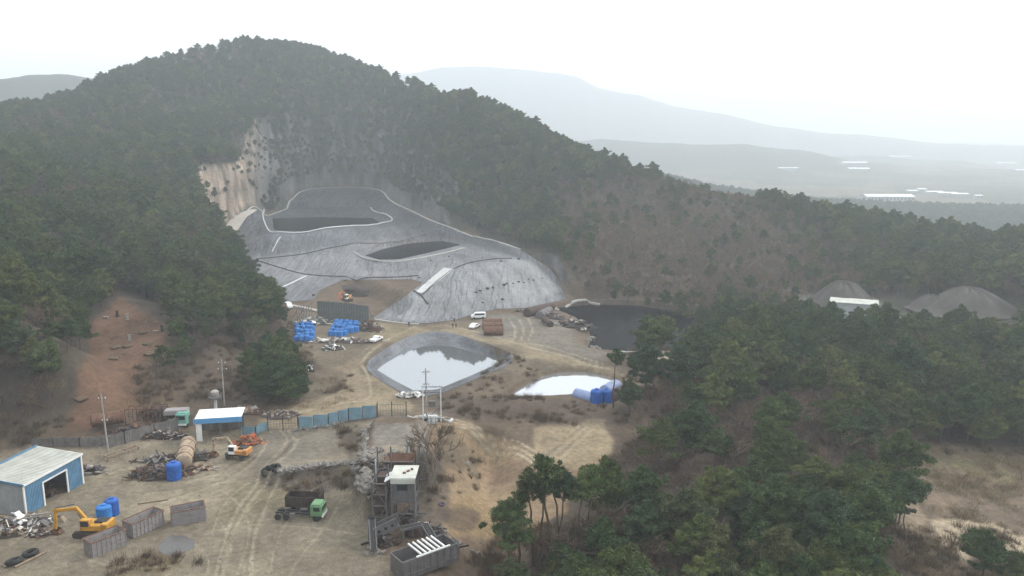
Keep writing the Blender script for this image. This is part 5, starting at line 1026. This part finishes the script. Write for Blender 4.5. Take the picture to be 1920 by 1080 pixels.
# ------------------------------------------------------------------ fences, gates, screens
def fence(pts, h, m, label, style='board', pm=None, nm='fence', ph=0, dz=0):
    q = [G(*p) for p in pts]; r = root(nm, q[0], 0, label, nm.split('_')[-1]); o = q[0]
    for a_, b_3 in zip(q[:-1], q[1:]):
        A2, B2 = a_-o, b_3-o; L = (B2-A2).length; n = max(1, round(L/2.6)); w = MB(); R = random.Random(int(L*100))
        for i in range(n):
            s_, e = A2.lerp(B2, i/n), A2.lerp(B2, (i+1)/n); k = 6 if style == 'board' else 1
            if style == 'mesh':
                for t in (.12, .55, 1): w.bar(s_+Vector((0,0,h*t)), e+Vector((0,0,h*t)), .07)
                for j in range(5): p = s_.lerp(e, j/5); w.bar(p+Vector((0,0,.1)), p+Vector((0,0,h)), .05)
            else:
                for j in range(k):
                    p, p2 = s_.lerp(e, j/k), s_.lerp(e, (j+.93)/k); hh = h*(1+R.uniform(-.09,.05) if k > 1 else 1); d_2 = p2-p; mid = (p+p2)/2; w.box((mid.x, mid.y, mid.z+hh/2-.15), (d_2.length, .07, hh+.3), (0, 0, math.atan2(d_2.y, d_2.x)))
        w.build('panel', m, r)
        for i in range(n+1): p = A2.lerp(B2, i/n); MB().box((p.x, p.y, p.z+(h+ph)/2-.2), (.16,.16,h+ph+.4)).build('post', pm or m, r)
    return r
fence([(62,842),(100,838),(150,838),(205,836)], 1.9, M['fence'], 'grey board fence at the foot of the left wood, left stretch'); fence([(205,840),(235,833),(290,817),(345,802),(362,798)], 2.4, M['fence'], 'weathered board fence in front of the scrap, right stretch')
fence([(455,815),(480,815),(500,806)], 1.7, M['bfence'], 'low blue grey fence right of the shelter'); 
gate = fence([(503,809),(559,806)], 2.6, M['steel'], 'wire gate on the track between two dark posts', 'mesh', M['dark'], 'wire_gate', .6)
fence([(561,806),(616,799),(654,789),(706,782)], 2.6, M['bfence'], 'light blue sheet fence stepping up along the track', 'sheet', M['steel'])
fence([(708,782),(762,781)], 2.6, M['net'], 'dark barred gate at the right end of the light blue fence', 'mesh', M['dark'], 'barred_gate', .6)
def screen(pa, pb, h, m, label, nxs=5, nzs=5, fill=True):
    A2 = G(*pa); B2 = P(*pb, A2.z); d_2 = Vector((B2[0]-A2.x, B2[1]-A2.y)); L = d_2.length; r = root('mesh_screen', A2, math.atan2(d_2.y, d_2.x), label, 'screen', 'mesh screens behind the barrels'); w = MB()
    for i in range(nxs+1): w.box((L*i/nxs,0,h/2), (.12,.12,h))
    for i in range(nzs+1): w.box((L/2,-.01,h*i/nzs), (L,.1,.12))
    for i in range(nxs): w.bar((L*i/nxs,.05,0), (L*(i+1)/nxs,.05,h/2), .07)
    w.build('frame', M['fence'], r); 
    for i in (0, 1): MB().bar((L*i,.1,h*.8), (L*i,3,0), .12).build('brace', M['fence'], r)
    if fill: MB().box((L/2,.09,h/2), (L-.1,.03,h-.1)).build('netting', m, r)
for (pa, pb, lb) in (((596,597),(619,598),'green grey mesh screen, first from the left'),((620,599),(643,600),'green grey mesh screen, second from the left'),((644,601),(667,603),'green grey mesh screen, third from the left'),((668,604),(692,607),'green grey mesh screen, last one beside the dug pit')): screen(pa, pb, 5.6, M['net'], lb)
screen((558,612),(571,606), 5.8, M['net'], 'open lattice frame, taller of the two left of the screens', 3, 7, False); screen((571,606),(585,592), 5.0, M['net'], 'open lattice frame, right one of the two beside the left barrels', 3, 6, False)
# ------------------------------------------------------------------ poles and the electric frame
def utility_pole(px, by, ty, label, arms=((.93,1.8),), tr=False, lean=0):
    q = G(px, by); h = solve_h(q.x, q.y, q.z, ty); r = root('utility_pole', up(q,-.3), 0, label, 'utility pole'); r.rotation_euler = (0, lean, 0); MB().cyl((0,0,0), (0,0,h+.3), .19, .12, 10).build('shaft', M['conc'], r, True)
    for t, L in arms:
        a_ = MB().box((0,.16,h*t), (L,.1,.12)).bar((-L*.3,.16,h*t), (0,.13,h*t-.7), .05).build('crossarm', M['steel'], r)
        for x in (-L*.45, 0, L*.45): MB().lathe((x,.16,h*t+.06), [(.05,0),(.1,.06),(.06,.12),(.1,.18),(.04,.28)], 8).build('insulator', M['white'], a_, True)
    if tr: MB().lathe((.4,0,h*.62), [(.3,0),(.34,.08),(.34,.85),(.2,.95)], 14).build('transformer', M['steel'], r, True)
    return r
utility_pole(203, 846, 738, 'leaning utility pole standing in the board fence', ((.93,1.4),(.55,1.0)), False, -.03); utility_pole(421, 762, 673, 'tall utility pole behind the white roofed shelter', ((.93,1.6),(.8,2.0)))
utility_pole(800, 788, 690, 'tallest pole of the electric frame beside the barred gate', ((.95,1.6),(.72,1.2)))
q = G(812, 792); h = solve_h(q.x, q.y, q.z, 722); r = root('electric_frame', q, 0, 'steel electric frame with transformer between poles beside the barred gate', 'electric frame')
for x in (-1.9, 1.6): MB().box((x,0,h/2), (.22,.22,h)).build('post', M['pipe'], r)
w = MB(); [w.bar((-2.2,0,h*t), (2.0,0,h*t), .14) for t in (.95,.8,.42)]; w.bar((-1.9,0,.3),(1.6,0,h*.42),.1); w.build('crossbeam', M['steel'], r); MB().box((-.1,0,h*.42+.65), (1.3,.9,1.1)).build('transformer', M['steel'], r, bevel=.05)
for x in (-1.4,-.2,1.0): MB().cyl((x,0,h*.95), (x,0,h*.95+.5), .08, .05, 8).build('insulator', M['white'], r)
MB().box((0,-.9,.9), (1.8,.8,1.6)).build('cabinet', M['pipe'], r, bevel=.04); w = MB(); [w.bar((-3.5+k*1.4,-2.2,0), (-3.5+k*1.4,-2.2,1.6), .08) for k in range(6)]; w.bar((-3.5,-2.2,1.5),(3.5,-2.2,1.5),.07).bar((-3.5,-2.2,.8),(3.5,-2.2,.8),.06); w.build('guard_rail', M['net'], r)
q = G(405, 772); h = solve_h(q.x, q.y, q.z, 726); r = root('water_tower', q, 0, 'small water tank on a round platform above a white leg', 'water tower')
MB().box((0,0,h*.25), (.55,.35,h*.5)).build('leg', M['white'], r); w = MB(); [w.bar((x,y,0), (x*.8,y*.8,h*.55), .1) for x in (-.9,.9) for y in (-.9,.9)]; w.build('support', M['steel'], r)
MB().cyl((0,0,h*.55), (0,0,h*.62), 1.35, n=18).torus((0,0,h*.72), 1.35, .05, n=18, m=6).build('platform', M['steel'], r); MB().lathe((0,0,h*.62), [(.8,0),(.85,.1),(.85,1.1),(.5,1.4),(.2,1.45)], 16).build('tank', M['conc'], r, True)
# ------------------------------------------------------------------ sheds and distant buildings
def shed(px, py, L, W_, h, rz, rm, wm, label, nm='shed', ridge=.12, q=None):
    q = q or G(px, py); r = root(nm, q, rz, label, 'building' if nm != 'greenhouse' else 'greenhouse'); rg = W_*ridge
    MB().add([(0,0,-2),(L,0,-2),(L,W_,-2),(0,W_,-2),(0,0,h),(L,0,h),(L,W_,h),(0,W_,h),(0,W_/2,h+rg),(L,W_/2,h+rg)], [(0,1,5,4),(1,2,6,9,5),(2,3,7,6),(3,0,4,8,7)]).build('wall', wm, r)
    e = .4; MB().add([(-e,-e,h-.08),(L+e,-e,h-.08),(L+e,W_/2,h+rg+.06),(-e,W_/2,h+rg+.06),(-e,W_+e,h-.08),(L+e,W_+e,h-.08),(-e,-e,h+.1),(L+e,-e,h+.1),(L+e,W_/2,h+rg+.24),(-e,W_/2,h+rg+.24),(-e,W_+e,h+.1),(L+e,W_+e,h+.1)],
        [(6,7,8,9),(9,8,11,10),(0,1,7,6),(4,10,11,5),(1,2,8,7),(2,5,11,8),(0,6,9,3),(3,9,10,4),(0,3,2,1),(3,4,5,2)]).build('roof', rm, r)
    w = MB(); n = max(2, int(L/5)); [w.box((L*(i+.5)/n, -.03, h*.55), (L/n*.4, .06, h*.3)) for i in range(n)]; w.build('window', M['glass'], r) if nm == 'building' else None
    return r
q = G(1556, 590); b_4 = P(1632, 600, q.z); shed(0, 0, 15, 9, 4.6, -.42, M['pale'], M['grey'], 'white roofed grey shed in front of the gravel pile', 'shed', .05, q)
q = G(1236, 700); shed(0, 0, 10, 6, 3.2, -.1, M['cream'], M['cream'], 'pinkish cream hut half hidden behind the pines', 'hut', .25, up(q, 0)); q = G(1285, 695); shed(0, 0, 7, 5, 2.6, .3, M['cream'], M['cream'], 'smaller cream hut right of the first hut in the pines', 'hut', .2, q)
def mound(px, py, rx, ry, h, label, seed):
    q = G(px, py); n, k = 56, 20; vs = [(0,0,h)]; R = random.Random(seed); f = []
    for j in range(1, k+1):
        t = j/k
        for i in range(n):
            a_ = 2*PI*i/n; wv_ = 1+.10*math.sin(a_*3+seed)+.06*math.sin(a_*7+seed*2); z = h*(.5+.5*math.cos(PI*t**1.15))*(1+.05*math.sin(a_*11+t*5)); vs.append((rx*t*wv_*math.cos(a_), ry*t*wv_*math.sin(a_), z-.4*t))
    f = [(0, 1+i, 1+(i+1) % n) for i in range(n)] + [(1+(j-1)*n+i, 1+j*n+i, 1+j*n+(i+1) % n, 1+(j-1)*n+(i+1) % n) for j in range(1, k) for i in range(n)]
    solo(MB().add(vs, f), 'gravel_pile', M['gravel'], q, 0, label, 'gravel pile', smooth=True)
mound(1578, 575, 15, 13, 9.5, 'grey conical gravel pile right behind the white shed', 1); mound(1812, 582, 19, 14, 8.0, 'wide grey gravel pile to the right of the white shed', 2); mound(1745, 576, 9, 9, 4.5, 'small low gravel pile joined to the wide one', 3)
mw = mat('distant_white_roof_material', (.75,.77,.8), .5, var=.06)
def far_b(px, py, r_, L, W_, h, rz, rm, label, nm='building', grp=None, rg=.1):
    x, y, _ = D(px, py, r_); z = float(gz(x, y)); x2, y2, _ = P(px, py, z); z = float(gz(x2, y2)); o = shed(0, 0, L, W_, h, rz, rm, M['grey'], label, nm, rg, Vector((x2, y2, z)))
    if grp: o['group'] = grp
far_b(1625, 378, 1100, 66, 26, 7, -.05, mw, 'long pale roofed factory on the plain beyond the ridge'); far_b(1640, 388, 1000, 34, 12, 4, -.05, M['grey'], 'low grey building just in front of the long factory')
for k, (x, y, L) in enumerate(((1702,362,16),(1722,359,14),(1738,364,26),(1760,366,30),(1785,368,26))): far_b(x, y, 1200, L, 12, 4, -.03, mw, 'white greenhouse in the bright row right of the long factory', 'greenhouse', 'greenhouses right of the factory')
for k in range(5): far_b(1592+k*8, 333, 1700, 8, 26, 4, 0, mw, 'small white greenhouse in the short row above the factory', 'greenhouse', 'greenhouses above the factory')
far_b(1460, 333, 1650, 44, 14, 5, 0, mw, 'low white roofs at the foot of the hazy hill'); far_b(1582, 305, 2400, 60, 24, 6, 0, mw, 'thin white roof far out on the hazy plain'); far_b(1668, 297, 2700, 90, 24, 6, 0, mw, 'farthest pale roof under the right hand hill'); far_b(1830, 372, 1150, 12, 9, 5, .2, mw, 'tiny white house among the dark trees of the plain')
far_b(1870, 306, 2500, 70, 24, 5, 0, mw, 'pale roof far off at the right edge of the plain'); far_b(1905, 330, 1900, 40, 16, 5, .1, mw, 'white roof on the plain cut by the right edge')
# ------------------------------------------------------------------ lines, gutters and weights on the landfill
INN = np.array([q_[:2] for q_ in INNER]); cc_ = INN[12:32].mean(0)
RIM = [tuple(v-(v-cc_)/np.linalg.norm(v-cc_)*3.2) for v in INN[17:28]]
def drape(pts, rad, m, nm, label, cat, dz=.3, flat=False, w_=1.0):
    q = smooth_poly([tuple(G(*p)[:2]) if pts is not RIM else p for p in pts], 2, False); q = [Vector((float(a_[0]), float(a_[1]), 0)) for a_ in q]; res = [q[0]]
    for a_, b_3 in zip(q[:-1], q[1:]):
        L = (b_3-a_).length; n = max(1, int(L/1.5)); res += [a_.lerp(b_3, i/n) for i in range(1, n+1)]
    xs = np.array([v.x for v in res]); ys = np.array([v.y for v in res]); zs = gz(xs, ys)+dz; w = MB(); k = 6; vs = []; n = len(res)
    for i in range(n):
        d_2 = (res[min(i+1, n-1)]-res[max(i-1, 0)]).normalized(); nr = Vector((-d_2.y, d_2.x, 0))
        if flat: vs += [Vector((xs[i], ys[i], zs[i]))+nr*w_, Vector((xs[i], ys[i], zs[i]))+nr*w_-Vector((0,0,.7)), Vector((xs[i], ys[i], zs[i]))-nr*w_-Vector((0,0,.7)), Vector((xs[i], ys[i], zs[i]))-nr*w_]
        else:
            for j in range(k): t = 2*PI*j/k; vs.append(Vector((xs[i], ys[i], zs[i]))+nr*math.cos(t)*rad+Vector((0,0,math.sin(t)*rad)))
    k = 4 if flat else 6; f = [(i*k+j, i*k+(j+1) % k, (i+1)*k+(j+1) % k, (i+1)*k+j) for i in range(n-1) for j in range(k)]; w.add(vs, f+[tuple(range(k)), tuple(range((n-1)*k, n*k))][::-1])
    bm_o = w.build(nm, m, None, not flat); bm2 = bmesh.new(); bm2.from_mesh(bm_o.data); bmesh.ops.recalc_face_normals(bm2, faces=bm2.faces); bm2.to_mesh(bm_o.data); bm2.free(); return tag(bm_o, label, cat)
drape(RIM, 0, M['curb'], 'concrete_gutter', 'pale concrete gutter running round the rim of the landfill', 'gutter', .35, True, .5)
drape([(495,396),(492,404),(497,420),(502,432),(512,438),(545,440),(600,433),(660,426),(712,420),(733,417),(737,412),(722,402),(695,391)], .32, M['pipe'], 'rim_pipe', 'white pipe curving round the upper dark pond', 'pipe', .5)
drape([(664,474),(680,486),(712,494),(745,494),(800,483),(870,466)], .35, M['curb'], 'rim_pipe', 'pale rolled edge in front of the lower dark pond', 'pipe', .35)
drape([(480,487),(520,484),(600,472),(680,460),(760,448),(800,440)], .22, M['line'], 'seam_hose', 'black hose crossing the liner below the upper pond', 'hose', .3)
drape([(481,488),(520,502),(575,517),(640,520),(720,522),(785,518)], .22, M['line'], 'seam_hose', 'black hose curving across the lower liner', 'hose', .3)
drape([(512,549),(545,533),(575,519)], .28, M['pipe'], 'drain_pipe', 'white drain pipe slanting over the lower liner', 'pipe', .35)
drape([(510,474),(518,458),(526,446)], .2, M['pipe'], 'drain_pipe', 'thin white pipe climbing the berm of the upper pond', 'pipe', .3)
drape([(790,556),(806,540),(830,520),(850,505),(880,494),(960,486)], .22, M['line'], 'seam_hose', 'black hose along the crest of the grey slope', 'hose', .3)
drape([(776,547),(790,556),(803,572)], .3, M['line'], 'seam_hose', 'short black fold below the pale mat', 'hose', .3)
drape([(700,601),(735,606),(785,610)], 0, M['conc'], 'kerb', 'pale concrete kerb at the foot of the grey slope', 'kerb', .5, True, .5); drape([(546,574),(580,581),(596,585)], 0, M['conc'], 'kerb', 'pale concrete kerb left of the mesh screens', 'kerb', .5, True, .9)
drape([(1030,580),(1060,572),(1095,563),(1125,575)], 0, M['curb'], 'kerb', 'pale concrete edge at the far tip of the black pond', 'kerb', .5, True, .6); drape([(1155,660),(1200,661),(1250,654)], 0, M['curb'], 'kerb', 'pale concrete edge along the near shore of the black pond', 'kerb', .4, True, .5)
SB = MB().blob((0,0,.3), (.75,.6,.45), 9).mesh('weight_bag', M['dark'], True)
for (x, y) in ((892,550),(900,547),(914,543),(924,541),(945,536),(950,534),(962,533),(972,530),(982,531),(991,525),(1017,523),(939,491),(972,487),(786,522),(808,490),(842,482),(647,528),(588,555),(1000,527),(905,569),(942,563)):
    o = bpy.data.objects.new('weight_bag', SB); C.objects.link(o); o.location = up(G(x, y), .1); s_ = random.uniform(.45, .9); o.scale = (s_,)*3; tag(o, 'small black weight lying on the landfill liner', 'weight', 'weights on the liner')
# red clearing: grave mounds and stone tables
MD = MB().blob((0,0,0), (1.5,1.3,.55), 4, .2).mesh('grave_mound', mat('dry_turf_material', (.11,.08,.05), .95, scale=1.5, var=.3), True)
for (x, y) in ((217,652),(240,650),(212,673),(277,645),(279,664),(152,750),(268,624)):
    o = bpy.data.objects.new('grave_mound', MD); C.objects.link(o); o.location = G(x, y); o.rotation_euler = (0,0,random.random()*6); tag(o, 'low brown grave mound on the red clearing', 'grave mound', 'grave mounds on the clearing')
for (x, y, lb) in ((199,598,'pale stone table at the upper left of the red clearing'),(292,624,'pale stone table at the right edge of the red clearing')):
    r = root('stone_table', G(x, y), .1, lb, 'stone table'); MB().box((0,0,.45), (1.4,.8,.14)).build('slab', M['conc'], r, bevel=.02); MB().box((-.5,0,.2), (.15,.6,.4)).box((.5,0,.2), (.15,.6,.4)).build('leg', M['conc'], r)
for (x, y, lb) in ((220,595,'dark gravestone beside the upper left stone table'),(304,622,'dark gravestone beside the right stone table'),(239,600,'small pale gravestone standing alone on the clearing'),(243,640,'small pale gravestone lower on the clearing')):
    solo(MB().box((0,0,.1), (.9,.5,.2)).box((0,0,.85), (.6,.25,1.4)).box((0,0,1.6), (.75,.35,.15)), 'gravestone', M['dark'] if 'dark' in lb else M['conc'], G(x, y), .1, lb, 'gravestone', bevel=.03)
# puddle in the yard
pd = pxp0([(300,1022),(318,1010),(345,1005),(366,1013),(366,1028),(344,1040),(318,1042),(302,1034)]) + (n3-.5)*22
tag(overlay('puddle', np.where(GR < 200, pd, 50), np.tile((.08,.08,.08), GX.shape+(1,)).reshape(COL.shape), water_mat('puddle_material', (.07,.065,.06), .35, .1, 2.0), .06, (90, 200)), kind='structure')
# ------------------------------------------------------------------ hand-placed trees
def tree_at(ks, px, by, ty, lb, gp=None, nm='pine_tree', H0=None):
    q = G(px, by); h = solve_h(q.x, q.y, q.z, ty); z1 = max(v[2] for v in np.array([v.co[:] for v in ks['crown'].vertices])); place(ks, q.x, q.y, q.z-.2, h/z1, random.random()*6, nm, lb, gp)
tree_at(TALLP[0], 1000, 1062, 862, 'slender pine with bare trunk, first of the tall row above the sandy bank'); tree_at(TALLP[1], 1030, 1070, 846, 'tallest slender pine of the row above the sandy bank'); tree_at(TALLP[2], 1064, 1062, 862, 'slender pine third in the row above the sandy bank')
tree_at(TALLP[0], 1098, 1070, 856, 'slender pine fourth in the row above the sandy bank'); tree_at(NEARP[1], 955, 1080, 938, 'short pine at the left foot of the tall row'); tree_at(TALLP[1], 972, 1058, 905, 'slim leaning pine left of the tall row')
tree_at(TALLP[1], 1046, 1066, 872, 'slender pine between the tallest one and the third of the tall row'); tree_at(TALLP[0], 1080, 1072, 878, 'low crowned slender pine before the fourth of the tall row'); tree_at(TALLP[2], 1014, 1068, 880, 'slender pine just right of the first of the tall row'); tree_at(NEARP[3], 1135, 1010, 860, 'bushy pine closing the right end of the tall row'); tree_at(NEARP[0], 1840, 1095, 978, 'lone pine standing in the dry clearing'); tree_at(NEARP[2], 1912, 1120, 1035, 'pine cut by the right edge in the dry clearing')
tree_at(TALLP[2], 1700, 1020, 915, 'thin pine at the edge of the dry clearing, left of the sand patch'); tree_at(TALLP[0], 1672, 1030, 925, 'second thin pine at the edge of the dry clearing'); tree_at(TALLP[1], 1150, 765, 655, 'tall pine rising alone in front of the bright pond')
for (x, b_5, t_, lb) in ((1210,745,640,'pine right of the lone one by the bright pond'),(1215,680,585,'slim pine on the near shore of the black pond'),(1240,668,590,'dense pine on the near shore of the black pond'),(1180,780,705,'small pine in front of the bright pond bank')): tree_at(NEARP[int(x) % 5], x, b_5, t_, lb)
for k, (x, b_5, t_) in enumerate(((487,752,680),(508,748,665),(530,750,660),(550,740,652),(560,752,690),(500,758,700),(520,760,695),(540,762,700),(478,748,700),(556,735,668))): tree_at(NEARP[k % 5], x, b_5, t_, 'dark pine in the clump beside the track fork', 'pines in the clump by the fork')
for k, (x, b_5, t_) in enumerate(((1015,1070,985),(1048,1075,960),(1080,1070,955),(1115,1060,940),(1130,1050,935))): tree_at(BARE[k % 4], x, b_5, t_, 'thin leafless tree among the tall slender pines', 'bare trees in the tall row', 'bare_tree')
for k, (x, b_5, t_) in enumerate(((815,905,800),(806,880,790))): tree_at(BARE[k], x, b_5, t_, ('bare' if k else 'dark bare')+' leafless tree on the bank right of the plant', None, 'bare_tree')
for k in range(26): x = random.uniform(950, 1150); y = random.uniform(1105, 1165); tree_at(NEARP[k % 5], x, y, y-70-random.random()*25, 'young green pine at the bottom edge below the tall row', 'young pines at the bottom edge')
HAZE = 0.00047
# ------------------------------------------------------------------ haze
bm = bmesh.new(); bmesh.ops.create_cube(bm, size=1); me = bpy.data.meshes.new('haze')
zlo = float(GZ.min())-2; zhi = max(float(GZ.max()), 175)+12
bmesh.ops.scale(bm, vec=(19000, 19000, zhi-zlo), verts=bm.verts); bmesh.ops.translate(bm, vec=(0, 0, (zhi+zlo)/2), verts=bm.verts)
bm.to_mesh(me); bm.free(); hz = bpy.data.objects.new('haze', me); C.objects.link(hz); tag(hz, kind='stuff')
hm = bpy.data.materials.new('haze_material'); hm.use_nodes = True; nt = hm.node_tree; nt.nodes.clear()
o_ = nt.nodes.new('ShaderNodeOutputMaterial'); v_ = nt.nodes.new('ShaderNodeVolumePrincipled'); nt.links.new(v_.outputs[0], o_.inputs['Volume'])
v_.inputs['Color'].default_value = (.88,.955,1,1); v_.inputs['Density'].default_value = HAZE; v_.inputs['Anisotropy'].default_value = .35
me.materials.append(hm)
